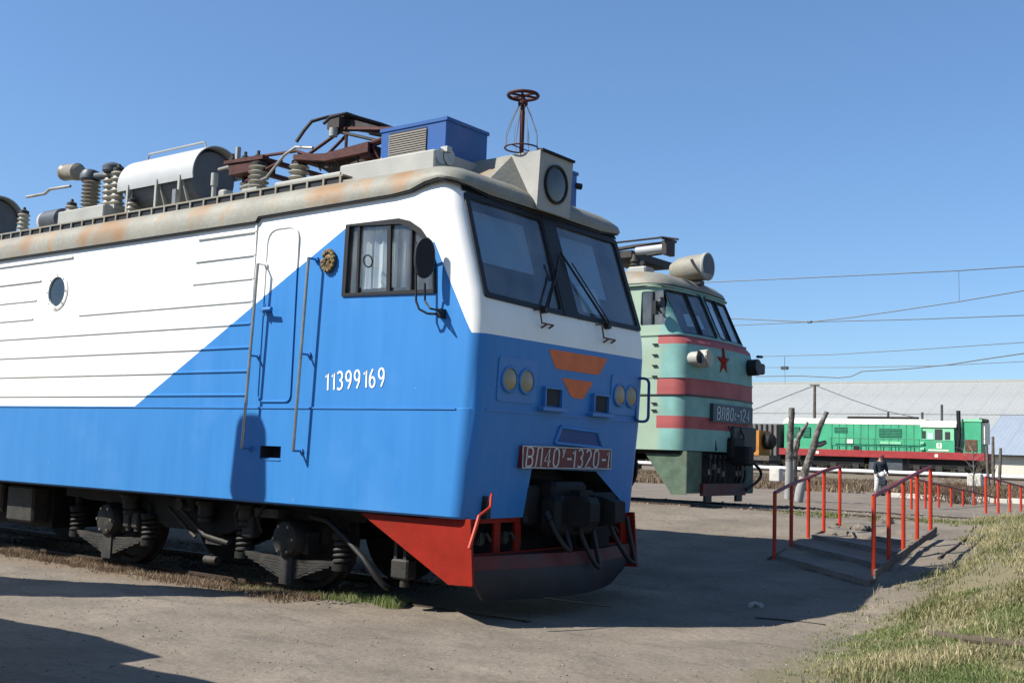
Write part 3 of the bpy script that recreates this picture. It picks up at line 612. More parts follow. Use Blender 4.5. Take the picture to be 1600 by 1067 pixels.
for z, wv, xm, xe in ((.63, 1.46, .12, -.12), (.50, 1.44, .16, -.10), (.34, 1.34, .18, -.12), (.19, 1.16, .14, -.17)):
    rings.append([(xm+(xe-xm)*abs(t)**1.6, wv*t, z) for t in [i/12-1 for i in range(25)]])
back = [[(x-.03, y, z) for x, y, z in r] for r in rings]
pw.loft(rings, False, False, closed=False); pw.loft(back, False, False, closed=False)
for i in (0, -1): pw.loft([rings[i], back[i]], False, False, closed=False)
for j in (0, -1): pw.loft([[r[j] for r in rings], [r[j] for r in back]], False, False, closed=False)
part(pw, 'track_plough', 'plowgrey', fix=False, sharp=50)
pu = MB(); ur = [[(x+.006, y, z) for x, y, z in r] for r in (rings[0], rings[1])]; pu.loft(ur, False, False, closed=False); part(pu, 'plough_upper', 'plow', fix=False)
pt = MB(); pt.prism([(-.17, -1.46, .63), (.11, -.2, .63), (.12, 0, .63), (.11, .2, .63), (-.17, 1.46, .63)], (0, 0, -.02)); part(pt, 'plough_top', 'plow', smooth=False)
lever = MB(); lever.tube([P(*q, 0, xx) for q, xx in (((768, 770), .02), ((766, 792), .04), ((748, 806), .05), ((745, 818), .06), ((733, 857), .06))], [.014, .014, .014, .018, .018], 8); part(lever, 'uncoupling_lever', 'handred')
lb = MB(); q = P(762, 780, 0, -.07); lb.box((-.16, q.y-.03, .98), (-.06, q.y+.04, 1.15)); lb.cyl((-.1, q.y, 1.13), (-.1, q.y, 1.20), .03); part(lb, 'lever_bracket', 'black')
cp = MB(); cp.box((-.75, -.32, .86), (.05, .30, 1.34), bev=.04); cp.box((-.1, -.40, .80), (.16, .36, 1.2), bev=.05)
cp.loft([[(x, y, z) for x, z in ((.12, .90), (.40, .90), (.44, .96), (.44, 1.14), (.40, 1.20), (.12, 1.20))] for y in (-.24, -.06)]); cp.loft([[(x, y, z) for x, z in ((.12, .88), (.36, .90), (.52, .95), (.52, 1.15), (.36, 1.20), (.12, 1.22))] for y in (.10, .30)])
cp.box((.1, -.1, .84), (.22, .14, 1.26)); part(cp, 'coupler', 'dark', sharp=30)
cb = MB(); cb.box((-.55, .32, .86), (-.02, 1.0, 1.22), bev=.03); cb.cyl((-.1, .62, 1.04), (.04, .62, 1.04), .16, n=18); part(cb, 'coupler_housing', 'dark')
cb = MB(); cb.box((-.5, -.60, .9), (-.1, -.34, 1.30), bev=.03); part(cb, 'coupler_housing', 'dark')
cb = MB(); cb.box((-.2, .45, .62), (.03, .80, .92), bev=.02); part(cb, 'draft_gear_box', 'dark')
for y0, y1, dy in ((.02, .30, .10), (.62, 1.02, .15), (-.45, -.22, .05)):
    hs = MB(); n = 12; pts = [Vector((.10+.13*math.sin(math.pi*i/n), lerp(i/n, y0, y1)+dy*math.sin(math.pi*i/n), .96-(.50 if y0 > 0 else .30)*math.sin(math.pi*i/n)**.8)) for i in range(n+1)]
    hs.tube(pts, .026, 8); hs.cyl(pts[0], pts[0]+Vector((-.05, 0, .08)), .035); part(hs, 'air_hose', 'black')
# ------------------------------------------------------------------ running gear
def spring_mb(c, r, h, turns=5, w=.022):
    mb = MB(); pts = []
    n = turns*12
    for i in range(n+1):
        a = 2*math.pi*turns*i/n; pts.append((c[0]+r*math.cos(a), c[1]+r*math.sin(a), c[2]+h*i/n))
    return mb.tube(pts, w, 6)
def wheelset(parent, x, cx=0, cz=0, near_only=False):
    for s in (-1, 1):
        y = s*.76
        mb = MB(); mb.lathe((x, y-s*.06, .625), (0, s, 0), [(.60, -.01), (.655, 0), (.655, .03), (.625, .035), (.622, .13), (.56, .14), (.53, .10), (.25, .075), (.20, .15), (0, .15)], 40)
        mb.build('wheel', M['darkgrey'], parent)
    ax = MB(); ax.cyl((x, -.72, .625), (x, .72, .625), .10, n=14); ax.build('axle', M['dark'], parent)
def bogie(parent, x1, x2, detail=True):
    fr = MB(); xm = (x1+x2)/2
    for s in (-1, 1):
        fr.loft([[(x, s*.98, z0), (x, s*1.12, z0), (x, s*1.12, z1), (x, s*.98, z1)] for x, z0, z1 in ((x1-1.15, .83, .93), (x1-.5, .80, .95), (x1+.6, .78, .93), (xm-.6, .55, .92), (xm+.6, .55, .92), (x2-.6, .78, .93), (x2+.5, .80, .95), (x2+1.15, .83, .93))])
    fr.box((xm-.35, -.98, .5), (xm+.35, .98, .88)); bf = fr.build('bogie_frame', M['dark'], parent)
    for x in (x1, x2):
        wheelset(parent, x)
        for s in ((-1, 1) if detail else (-1,)):
            b1 = MB(); b1.lathe((x, s*.98, .58), (0, s, 0), [(.20, 0), (.22, .05), (.22, .20), (.19, .26), (.13, .28), (0, .285)], 20); b1.box((x-.26, s*.95, .42), (x+.26, s*1.12, .66)); bo = b1.build('axle_box', M['darkgrey'], parent)
            for k in range(6): q = MB(); q.lathe((x+.155*math.cos(k*1.047), s*1.25, .58+.155*math.sin(k*1.047)), (0, s, 0), [(.018, 0), (.015, .02)], 6); q.build('cover_bolt', M['steel'], bo)
            lf = MB()
            for k in range(7):
                L = .88-k*.105; z = .33-.033*k
                lf.loft([[(x+t*L, s*1.06, z+.05*t*t), (x+t*L, s*1.18, z+.05*t*t), (x+t*L, s*1.18, z+.027+.05*t*t), (x+t*L, s*1.06, z+.027+.05*t*t)] for t in (-1, -.6, 0, .6, 1)])
            lf.box((x-.10, s*1.03, .08), (x+.10, s*1.20, .40)); tag(lf.build('leaf_spring', M['darkgrey'], parent), kind=None)
            for d in (-.81, .81):
                q = spring_mb((x+d, s*1.12, .36), .085, .30, 5, .021); so = q.build('coil_spring', M['darkgrey'], parent)
                q = MB(); q.cyl((x+d, s*1.12, .64), (x+d, s*1.12, .70), .12, n=14); q.cyl((x+d, s*1.12, .70), (x+d, s*1.12, .82), .05, n=8); q.build('spring_seat', M['dark'], so); q = MB(); q.cyl((x+d, s*1.12, .30), (x+d, s*1.12, .37), .11, n=14); q.build('spring_seat', M['dark'], so)
    if detail:
        for s in (-1,):
            for x in (x1+.48, x2-1.45, x2-.7+.0):
                q = MB(); q.lathe((x, s*1.2, .66), (0, 0, 1), [(.05, 0), (.09, .02), (.09, .06), (.07, .07), (.10, .10), (.10, .20), (.13, .22), (.13, .26)], 14); q.build('damper', M['darkgrey'], parent)
            q = MB(); q.box((xm-.30, -1.24, .78), (xm+.05, -1.02, .98), bev=.03); q.cyl((xm-.12, -1.3, .86), (xm-.12, -1.0, .86), .06); q.build('bolster_hanger', M['darkgrey'], parent)
            q = MB(); q.tube([(xm-.2, -1.22, .82), (xm+.3, -1.22, .52), (xm+.75, -1.22, .46)], .025, 6); q.build('link_rod', M['darkgrey'], parent)
            q = MB(); q.tube([(xm-.45, -1.2, .80), (xm+.1, -1.2, .48)], .02, 6); q.build('link_rod', M['darkgrey'], parent)
            q = MB(); q.box((xm+.30, -1.20, .42), (xm+.62, -1.05, .50)); q.cyl((xm+.2, -1.1, .22), (xm+.42, -1.1, .22), .05); q.build('brake_hanger', M['darkgrey'], parent)
            for dx in (.42, .60):
                q = MB(); q.box((x1+dx-.07, -1.22, .50), (x1+dx+.07, -1.08, .72), bev=.02); q.cyl((x1+dx, -1.15, .46), (x1+dx, -1.15, .52), .05); q.build('junction_box', M['darkgrey'], parent)
bogie(L1, -6.44, -2.97)
bogie(L1, -13.9, -10.6, False)
uf = MB(); uf.box((-BACK, -1.50, .96), (-.6, 1.50, 1.06)); uf.box((-9.9, -1.05, .35), (-8.0, 1.05, .96)); uf.build('underframe', M['dark'], L1, smooth=False)
for k, (x0, x1, z0, z1, y) in enumerate(((-8.85, -8.15, .42, .92, -1.28), (-9.9, -9.05, .50, .95, -1.25), (-4.85, -4.5, .62, .9, -1.0))):
    q = MB(); q.box((x0, y, z0), (x1, -.9, z1), bev=.03); part(q, 'equipment_box', 'darkgrey')
q = MB(); a = P(563, 803, 1, -1.35); q.tube([(-2.6, -1.2, .86), (-2.3, -1.22, .82), (-2.0, -1.24, .66), (-1.72, -1.25, .48), (-1.52, -1.25, .30), (-1.46, -1.2, .22), (-1.50, -1.1, .18), (-1.62, -1.0, .18)], .032, 8); part(q, 'sanding_hose', 'black')
q = MB(); q.box((-1.36, -1.22, .30), (-1.12, -1.06, .50), bev=.02); q.box((-1.33, -1.2, .50), (-1.29, -1.1, .70)); q.box((-1.2, -1.2, .50), (-1.16, -1.1, .74)); q.cyl((-1.22, -1.14, .22), (-1.22, -1.14, .30), .05); part(q, 'sander_bracket', 'darkgrey')
for dx in (-3.7, -3.3):
    q = MB(); q.tube([(dx, -1.25, .96), (dx-.02, -1.3, .88), (dx-.1, -1.28, .80), (dx-.1, -1.2, .62)], .016, 6); part(q, 'cable', 'darkgrey')
q = MB(); q.box((-3.45, -1.28, .80), (-3.05, -1.1, .90)); q.box((-3.72, -1.24, .55), (-3.52, -1.1, .80), bev=.02); q2 = part(q, 'cable_box', 'darkgrey')
# ------------------------------------------------------------------ roof
RP = [(4.20, 1.575), (4.20, 1.61), (4.245, 1.615), (4.33, 1.605), (4.41, 1.56), (4.475, 1.47), (4.52, 1.36), (4.56, 1.2), (4.66, .8), (4.74, .4), (4.76, .1)]
def roof_front(z): return interp([(4.2, -.36), (4.25, -.345), (4.33, -.37), (4.41, -.43), (4.475, -.53), (4.52, -.68), (4.56, -.9), (4.66, -1.2), (4.74, -1.45), (4.76, -1.6)], z)
def low_edge(x, y):
    v = interp([(-99, -.05), (-3.32, -.05), (-3.28, .0), (-1.2, .02), (-.95, .04), (-.75, .10), (-.6, .125), (-.42, .09), (-.3, .035)], x)
    if abs(y) < 1.35: v = .03
    return v
rings = []
for i, (z, wd) in enumerate(RP):
    t = max(0, 1-(z-4.20)/.20); r = .22 if z < 4.5 else .18
    r = min(r, wd*.8)
    rings.append([(x, y, z+low_edge(x, y)*t) for x, y in outline(wd, roof_front(z)+.0, r, BACK, bow=.02)])
mb = MB(); mb.loft(rings, False, True); part(mb, 'roof', 'roofgrey', sharp=45)
# gutter strip in black, painting the shadow under the roof edge
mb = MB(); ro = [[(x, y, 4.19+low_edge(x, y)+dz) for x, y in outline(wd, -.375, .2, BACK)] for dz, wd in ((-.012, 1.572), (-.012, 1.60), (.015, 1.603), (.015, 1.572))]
mb.loft(ro, False, False); part(mb, 'gutter_shadow', 'black', sharp=45)
# walkway strip with brackets
wk = MB(); wk.box((-BACK, -1.40, 4.578), (-2.15, -1.25, 4.598)); part(wk, 'roof_walkway', 'roofgrey', smooth=False)
wk = MB(); x = -2.2
while x > -12: wk.box((x, -1.405, 4.49), (x+.028, -1.385, 4.585)); x -= .265
o = part(wk, 'walkway_brackets', 'roofgrey', smooth=False); o['kind'] = 'stuff'
wk = MB(); wk.box((-BACK, -1.380, 4.49), (-2.2, -1.345, 4.584)); part(wk, 'walkway_gap_shade', 'black', smooth=False)  # black backing added to paint shade into the gap under the walkway
# equipment plinths
for x0, x1, y0, y1, z1 in ((-9.4, -7.9, -1.15, -.3, 4.68), (-8.2, -7.05, -1.2, -.5, 4.84), (-3.5, -2.35, -1.22, -.5, 4.70), (-2.4, -.98, -1.22, .2, 4.76), (-5.3, -4.2, -1.2, -.6, 4.67), (-9.9, -9.5, -1.2, -.7, 4.66)):
    q = MB(); q.box((x0, y0, 4.50), (x1, y1, z1), bev=.015); part(q, 'roof_plinth', 'lightgrey')
def insulator(x, y, z, h, r=.085, n=5, mt='insul', cap=True, base=.06):
    q = MB(); pr = [(r*.9, 0), (r*.9, .01)]
    st = h/n
    for k in range(n):
        z0 = k*st+.01; pr += [(r*.74, z0), (r*.78, z0+st*.15), (r*1.0, z0+st*.3), (r*1.06, z0+st*.42), (r*.98, z0+st*.58), (r*.76, z0+st*.75)]
    pr += [(r*.6, h)]
    q.lathe((x, y, z), (0, 0, 1), pr, 20); io = q.build('insulator', M[mt], L1, sharp=60)
    if cap: k = MB(); k.lathe((x, y, z+h), (0, 0, 1), [(r*.8, 0), (r*.8, .04), (r*.3, .06), (r*.2, .10)], 12); k.build('insulator_cap', M['darkgrey'], io)
    k = MB(); k.box((x-r*1.1, y-r*1.1, z-base), (x+r*1.1, y+r*1.1, z)); k.build('insulator_foot', M['lightgrey'], io, smooth=False)
    return io
def rp(px, py, y): return P(px, py, 1, y)
a = rp(403, 297, -.95); insulator(a.x, -.95, 4.74, .30, .125, 5)
a = rp(385, 297, -.75); insulator(a.x, -.72, 4.70, .24, .11, 4)
a = rp(467, 275, -.85); insulator(a.x, -.85, 4.72, .28, .12, 4)
a = rp(187, 325, -.9); insulator(a.x, -.95, 4.86, .50, .10, 6)
a = rp(170, 315, -.7); insulator(a.x+.08, -.75, 4.86, .58, .10, 7)
a = rp(141, 318, -.8); insulator(a.x, -.8, 4.86, .50, .13, 9, 'insdark')
a = rp(112, 325, -.9); insulator(a.x, -.9, 4.76, .25, .09, 4)
a = rp(37, 345, -.95); insulator(a.x, -.95, 4.68, .33, .09, 5)
a = rp(211, 320, -.95); insulator(a.x, -1.0, 4.66, .20, .07, 3)
# bushing lying flat (left) and breaker heads
q = MB(); a = rp(98, 270, -.8); c = rp(135, 268, -.8); q.lathe(a, (c-a), [(.06, -.02), (.085, 0), (.125, .05), (.125, .10), (.115, .12), (.12, .16), (.12, .34), (.13, .36), (.13, .42), (.09, .46)], 20); part(q, 'breaker_bushing', 'insdark', sharp=40)
q = MB(); c = rp(142, 270, -.8); q.lathe((c.x, -.8, 5.36), (0, 0, 1), [(.13, 0), (.15, .03), (.15, .09), (.12, .15), (.05, .18)], 16); q.cyl((c.x, -.8, 5.43), (c.x+.5, -.78, 5.40), .055); part(q, 'breaker_head', 'gunmetal')
q = MB(); c = rp(172, 262, -.75); q.lathe((c.x+.08, -.75, 5.44), (0, 0, 1), [(.11, 0), (.15, .02), (.15, .09), (.10, .13), (.04, .15)], 16); part(q, 'breaker_cap', 'gunmetal')
q = MB(); a = rp(80, 322, -.75); q.lathe((a.x, -.85, 4.84), (1, 0, 0), [(.03, 0), (.12, .02), (.16, .07), (.17, .14)], 22); part(q, 'reservoir_end', 'drumwhite')
q = MB(); q.lathe((a.x+.141, -.85, 4.84), (1, 0, 0), [(.17, 0), (.17, .42), (.10, .47)], 22); part(q, 'reservoir', 'gunmetal')
q = MB(); q.tube([rp(42, 308, -.95), rp(70, 303, -.93), rp(78, 296, -.92), rp(110, 291, -.9)], .022, 8); part(q, 'bus_bar', 'steel')
# drums under curved covers
def drum(x0, x1, y, z, r):
    q = MB(); q.lathe((x0, y, z), (1, 0, 0), [(r*.9, 0), (r, .03), (r, x1-x0-.03), (r*.95, x1-x0)], 36); d = part(q, 'roof_drum', 'drumgrey')
    q = MB(); ri = []
    for xx in (x0-.06, x1+.02):
        for rr in (r+.045, r+.03): pass
    A = [R(a) for a in range(-12, 176, 8)]
    outr = [[(xx, y-(r+.05)*math.cos(t), z+(r+.05)*math.sin(t)) for t in A] for xx in (x0-.06, x1+.12)]
    inr = [[(xx, y-(r+.035)*math.cos(t), z+(r+.035)*math.sin(t)) for t in A] for xx in (x0-.06, x1+.12)]
    q.loft([outr[0], outr[1], inr[1], inr[0], outr[0]], False, False, closed=False); part(q, 'drum_cover', 'drumwhite', d, fix=False)
    for xx in (x0+.2, x0+.85, x1-.15):
        q = MB(); q.box((xx-.02, y-r-.06, 4.55), (xx+.02, y-r-.03, z-.02)); q.prism([(xx, y-r-.035, z-.03), (xx, y-r+.15, 4.6), (xx, y-r+.19, 4.6), (xx, y-r+.005, z-.0)], (.02, 0, 0)); part(q, 'drum_stand', 'lightgrey', d, smooth=False)
    q = MB(); q.tube([(x0+.15, y-.1, z+r+.04), (x0+.17, y-.1, z+r+.12), (x1-.1, y-.1, z+r+.12), (x1-.05, y-.1, z+r+.04)], .014, 6); part(q, 'drum_rail', 'lightgrey', d)
    return d
drum(-6.95, -5.45, -.62, 5.12, .37)
drum(-13.2, -11.05, -.60, 5.10, .36)
q = MB(); a = rp(334, 300, -1.05); q.cyl((a.x, -1.05, 4.6), (a.x, -1.05, 4.95), .03); q.cyl((a.x, -1.05, 4.86), (a.x, -1.05, 5.02), .045); part(q, 'roof_valve', 'lightgrey')
q = MB(); a = rp(277, 310, -1.3); q.box((a.x-.03, -1.36, 4.5), (a.x+.04, -1.30, 4.8)); part(q, 'cover_post', 'steel', smooth=False)
q = MB(); a = rp(345, 300, -1.1); q.box((a.x, -1.15, 4.55), (a.x+.14, -1.0, 4.76), bev=.02); part(q, 'valve_box', 'lightgrey')
# pantograph, folded down
yc = -.25
def pr_(px, py, y=-.75): return rp(px, py, y)
pf = MB()
for y in (-.95, .45):
    pf.loft([[(x, y-.05, z0), (x, y+.05, z0), (x, y+.05, z1), (x, y-.05, z1)] for x, z0, z1 in ((-4.75, 5.14, 5.18), (-4.0, 5.11, 5.16))])
pf.box((-4.72, -.95, 5.12), (-4.64, .45, 5.17)); pf.box((-4.1, -.95, 5.10), (-4.02, .45, 5.15)); part(pf, 'pantograph_base', 'pan', smooth=False)
pf = MB()
for y in (-.95, .45):
    pf.loft([[(x, y-.04, z0), (x, y+.04, z0), (x, y+.04, z1), (x, y-.04, z1)] for x, z0, z1 in ((-3.45, 5.03, 5.09), (-2.9, 4.94, 5.03), (-2.2, 4.95, 5.07))])
pf.box((-3.4, -.95, 5.0), (-3.3, .45, 5.08)); pf.box((-2.35, -.95, 4.9), (-2.2, .45, 5.05)); part(pf, 'pantograph_base', 'pan', smooth=False)
for pts, r, mt in (([(-4.6, -.9, 5.2), (-3.5, -.9, 5.16), (-3.2, -.9, 5.05)], .020, 'pan'), ([(-4.6, .4, 5.2), (-3.5, .4, 5.16), (-3.2, .4, 5.05)], .020, 'pan'),
    ([(-3.5, -.75, 5.13), (-2.95, -.7, 5.38)], .022, 'pan'), ([(-3.45, -.6, 5.05), (-2.95, -.6, 5.36)], .02, 'pan'),
    ([(-2.1, -.85, 5.12), (-2.95, -.85, 5.00), (-3.5, -.85, 5.14)], .028, 'pan'), ([(-2.1, -.3, 5.18), (-3.0, -.3, 5.02), (-3.5, -.3, 5.12)], .028, 'pan'), ([(-2.05, -.6, 5.22), (-2.9, -.7, 5.08)], .03, 'pan'),
    ([(-2.9, -.75, 5.38), (-2.1, -.7, 5.27)], .03, 'pan'), ([(-2.85, -.8, 5.32), (-2.2, -.8, 5.12)], .02, 'pandark'), ([(-2.75, -.8, 5.30), (-2.75, -.8, 5.05)], .02, 'pan'), ([(-4.6, -.9, 5.2), (-4.6, -.9, 5.36)], .035, 'lightgrey'),
    ([(-4.35, -1.0, 4.80), (-3.9, -1.0, 4.86), (-3.6, -1.0, 5.1), (-3.4, -1.0, 5.17), (-3.1, -1.0, 5.12)], .018, 'steel'), ([(-4.9, -.8, 5.14), (-4.6, -.8, 5.0), (-4.5, -.8, 4.9)], .018, 'pandark'),
    ([(-4.35, -.95, 4.88), (-3.7, -.95, 5.06)], .02, 'pan'), ([(-5.1, -.8, 5.16), (-4.7, -.8, 5.18)], .022, 'steel')):
    q = MB(); q.tube(pts, r, 7); part(q, 'pantograph_tube', mt)
q = MB(); q.prism([(-3.30, -.8, 5.0), (-2.12, -.8, 5.02), (-2.12, -.8, 4.74), (-2.55, -.8, 4.72), (-3.0, -.8, 4.84)], (0, 1.1, 0)); part(q, 'pantograph_dark_mass', 'pandark', smooth=False)  # plain dark solid filling the space under the pantograph base
for k in range(7): x = -3.15+.16*k; q = MB(); q.tube([(x, -.93, 5.03), (x+.10, -.90, 4.86)], .012, 5); part(q, 'return_spring', 'pan')
for x, z in ((-4.7, 5.2), (-4.45, 5.19), (-4.2, 5.17)): q = MB(); q.lathe((x, -.9, z), (0, 0, 1), [(.045, 0), (.045, .03), (.02, .05), (.02, .09)], 8); part(q, 'pantograph_bolt', 'pandark')
q = MB(); q.box((-4.66, -.98, 4.99), (-4.1, -.70, 5.12)); part(q, 'pantograph_hinge', 'pan', smooth=False)
# contact shoe with drooping horns running across the roof
sh = MB(); A = rp(463, 222, -1.05); B_ = rp(487, 190, -.95); T = rp(512, 183, -.8)
pts = [A, lerp(.5, A, B_)+Vector((0, 0, .015)), B_, T, T+Vector((.10, .5, -.01)), T+Vector((.1, .9, -.01)), T+Vector((0, 1.35, -.25))]
sh.tube(pts, .022, 8)
sh2 = [q+Vector((.28, .02, -.0)) for q in pts[2:]]; sh.tube([pts[1]+Vector((.34, 0, .03))]+sh2, .02, 8)
part(sh, 'pantograph_horn', 'pandark')
q = MB(); q.prism([T+Vector((0, 0, -.03)), T+Vector((.26, .02, -.03)), T+Vector((.30, .02, .02)), T+Vector((0, 0, .02))], (.05, .85, 0)); q.box(T+Vector((.02, -.02, -.16)), T+Vector((.22, .2, -.03))); part(q, 'contact_shoe', 'pandark', smooth=False)
q = MB(); c = rp(521, 206, -.85); q.cyl(c+Vector((0, 0, -.06)), c+Vector((0, 0, .04)), .05); part(q, 'shoe_bearing', 'lightgrey')
q = MB(); q.prism([(T.x+.1, -.7, T.z+.02), (-2.05, -.7, 5.24), (-2.05, -.7, 5.18), (T.x+.1, -.7, T.z-.12)], (0, .1, 0)); q.prism([(T.x+.1, -.2, T.z), (-2.05, -.2, 5.24), (-2.05, -.2, 5.2), (T.x+.1, -.2, T.z-.08)], (0, .06, 0)); part(q, 'pantograph_arm', 'pandark', smooth=False)
for pts in ([rp(575, 300, -1.2), rp(588, 262, -1.0), rp(597, 247, -.97)], [rp(600, 297, -1.2), rp(604, 285, -1.1), rp(607, 262, -.97)]):
    q = MB(); q.tube(pts, .012, 6); part(q, 'air_pipe', 'lightgrey')
# air conditioning boxes
def ac(x0, x1, y0, y1, z0, z1):
    q = MB(); q.box((x0, y0, z0), (x1, y1, z1), bev=.012); a = part(q, 'air_conditioner', 'acblue')
    q = MB(); q.box((x0+.14, y0-.006, z0+.01), (x1-.28, y0+.01, z1-.06)); gq = part(q, 'intake_panel', 'inner', a, smooth=False)
    z = z0+.015
    while z < z1-.08: q = MB(); q.prism([(x0+.14, y0-.008, z), (x0+.14, y0-.018, z-.004), (x0+.14, y0-.010, z+.016)], (x1-x0-.42, 0, 0)); part(q, 'louvre', 'grill', a, smooth=False); z += .026
    q = MB(); q.box((x0-.005, y0-.012, z1-.03), (x1+.012, y1+.012, z1+.008)); part(q, 'lid', 'acblue', a, smooth=False)
ac(-2.06, -1.08, -.93, -.22, 4.74, 5.19)
ac(-2.1, -1.1, .94, 1.62, 4.56, 5.14)
q = MB(); q.box((-1.06, -.88, 4.5), (-1.03, -.25, 4.74)); part(q, 'box_stand', 'roofgrey', smooth=False)
q = MB(); random.seed(5)   # horns beside the box
a = rp(672, 240, -1.1); q.lathe((a.x-.18, -1.12, 4.70), (1, 0, .0), [(.02, 0), (.05, .02), (.06, .10), (.035, .14), (.045, .25), (.085, .36)], 14); q.lathe((a.x-.15, -1.0, 4.72), (1, 0, .0), [(.02, 0), (.06, .03), (.05, .14), (.04, .20), (.09, .34)], 14); part(q, 'air_horn', 'steel')
q = MB(); q.box((a.x+.13, -1.08, 4.76), (a.x+.22, -1.0, 4.82)); q.box((a.x+.10, -1.14, 4.5), (a.x+.14, -1.0, 4.70)); part(q, 'horn_bracket', 'drumwhite', smooth=False)
q = MB(); q.cyl((-1.12, 1.60, 4.98), (-1.08, 1.68, 4.98), .04); part(q, 'cable_gland', 'black')
# cab roof shield and headlight housing
q = MB(); q.loft([[(-1.05, y, 4.55), (-1.05, y, 4.80), (-.60, y, 4.845), (-.36, y, 4.50), (-.36, y, 4.3)] for y in (-.62, -.6, .6, .62)]) if False else None
q = MB()
q.loft([[(-1.25, -.85, 4.5), (-1.25, -.50, 4.80), (-1.25, .50, 4.80), (-1.25, .85, 4.5)], [(-.66, -.70, 4.5), (-.66, -.30, 4.86), (-.66, .30, 4.86), (-.66, .70, 4.5)], [(-.33, -.32, 4.26), (-.40, -.29, 4.40), (-.40, .29, 4.40), (-.33, .32, 4.26)]]); part(q, 'cab_roof_hood', 'roofgrey', sharp=20)
q = MB(); q.loft([[(-.80, -.30, 4.86), (-.80, .30, 4.86), (-.34, .30, 4.25), (-.34, -.30, 4.25)], [(-.27, -.30, 4.87), (-.27, .30, 4.87), (-.30, .30, 4.23), (-.30, -.30, 4.23)]]); hx = part(q, 'headlight_housing', 'lightgrey', smooth=False)
for y, s in ((-.30, -1), (.30, 1)):
    q = MB(); q.prism([(-.82, y, 4.862), (-.27, y, 4.868), (-.30, y, 4.24)], (0, s*.012, 0)); part(q, 'housing_cheek', 'lightgrey', hx, smooth=False)
q = MB(); nrm = Vector((.64, 0, -.03)).normalized(); lc = Vector((-.275, .0, 4.55)); q.lathe(lc, (1, 0, -.05), [(.215, -.02), (.215, .015), (.20, .022), (.185, .015), (.185, -.02)], 36, caps=False); part(q, 'lamp_ring', 'black', hx)
q = MB(); q.lathe(lc, (1, 0, -.05), [(.186, -.015), (.186, .004), (.12, .012), (0, .016)], 32); part(q, 'lamp_glass', 'lensdark', hx)
q = MB(); q.lathe(lc-Vector((.13, 0, 0)), (1, 0, -.05), [(.06, 0), (.12, .04), (.175, .115)], 24); part(q, 'lamp_reflector', 'gunmetal', hx)
q = MB(); q.box((-.32, -.31, 4.86), (-.24, .31, 4.885)); part(q, 'housing_visor', 'dark', hx, smooth=False)
# radio antenna with wheel-shaped head
ax_, ay = -.60, -.22
q = MB(); q.cyl((ax_, ay, 4.84), (ax_, ay, 5.52), .026, n=12); q.lathe((ax_, ay, 4.84), (0, 0, 1), [(.07, 0), (.07, .02), (.03, .04)], 14); q.lathe((ax_, ay, 5.42), (0, 0, 1), [(.03, 0), (.055, .02), (.055, .05), (.03, .07)], 12); an = part(q, 'antenna_mast', 'pan')
q = MB(); q.ring((ax_, ay, 5.545), (0, 0, 1), .165, .02, 28); part(q, 'antenna_wheel', 'pan', an)
for k in range(6): q = MB(); a = k*math.pi/3; q.tube([(ax_, ay, 5.545), (ax_+.16*math.cos(a), ay+.16*math.sin(a), 5.545)], .014, 6); part(q, 'wheel_spoke', 'pan', an)
q = MB(); q.ring((ax_, ay, 4.95), (0, 0, 1), .185, .009, 28); part(q, 'cage_ring', 'pan', an)
for k in range(8): q = MB(); a = k*math.pi/4+.2; q.tube([(ax_+.185*math.cos(a), ay+.185*math.sin(a), 4.95), (ax_+.18*math.cos(a), ay+.18*math.sin(a), 5.12), (ax_+.10*math.cos(a), ay+.10*math.sin(a), 5.32), (ax_+.04*math.cos(a), ay+.04*math.sin(a), 5.44)], .005, 5); part(q, 'cage_wire', 'steel', an)
for k in range(2): q = MB(); q.tube([(ax_, ay-.185 if k else ay+.185, 4.95), (ax_, ay, 4.95)], .007, 5); part(q, 'cage_stay', 'pan', an)
# ------------------------------------------------------------------ second locomotive, teal with red bands, on the raised track
O2 = Vector((-3.15, 9.87, .76))
L2 = thing('electric_locomotive', 'teal electric locomotive with pink bands and a red star on its rounded nose', 'locomotive', O2, 'electric locomotives standing in the yard')
L1['group'] = 'electric locomotives standing in the yard'
L2.scale = (1, .962, 1)
def part2(mb, name, m, parent=None, **k): return mb.build(name, M[m] if isinstance(m, str) else m, parent or L2, **k)
def Q(px, py, ax, v):                                  # seen point in the second locomotive's own frame
    return P(px, py, ax, v+O2[ax])-O2
PR2 = [(1.0, -.02), (1.9, 0), (2.85, -.02), (3.02, -.06), (3.16, -.20), (3.3, -.27), (4.0, -.60), (4.2, -.66)]
def x2(z): return interp(PR2, z)
W2 = 1.56
def ol2(w_, xf_, r=.30, bow=.10): return outline(w_, xf_, r, 12.5, n=8, bow=bow)
mb = MB(); mb.loft([[(x, y, z) for x, y in ol2(wd, x2(z))] for z, wd in ((1.0, W2), (1.4, W2), (2.0, W2), (2.5, W2), (2.85, W2), (2.93, W2), (3.02, 1.555), (3.10, 1.55), (3.18, 1.545), (3.3, 1.54), (3.6, 1.53), (4.0, 1.51), (4.12, 1.50))])
body2 = part2(mb, 'body', [M['teal'], M['inner']], sharp=28)
cuts = []
def f2(y, z, out=0): return Vector((x2(z)+.10*(1-(y/1.12)**2)+out, y, z))
panes2 = []
for y0, y1 in ((-1.33, -.70), (-.62, -.07), (.07, .62), (.70, 1.33)):
    pn = rounded([f2(y0, 4.05), f2(y0, 3.20), f2(y1, 3.20), f2(y1, 4.05)], .07); panes2.append(pn)
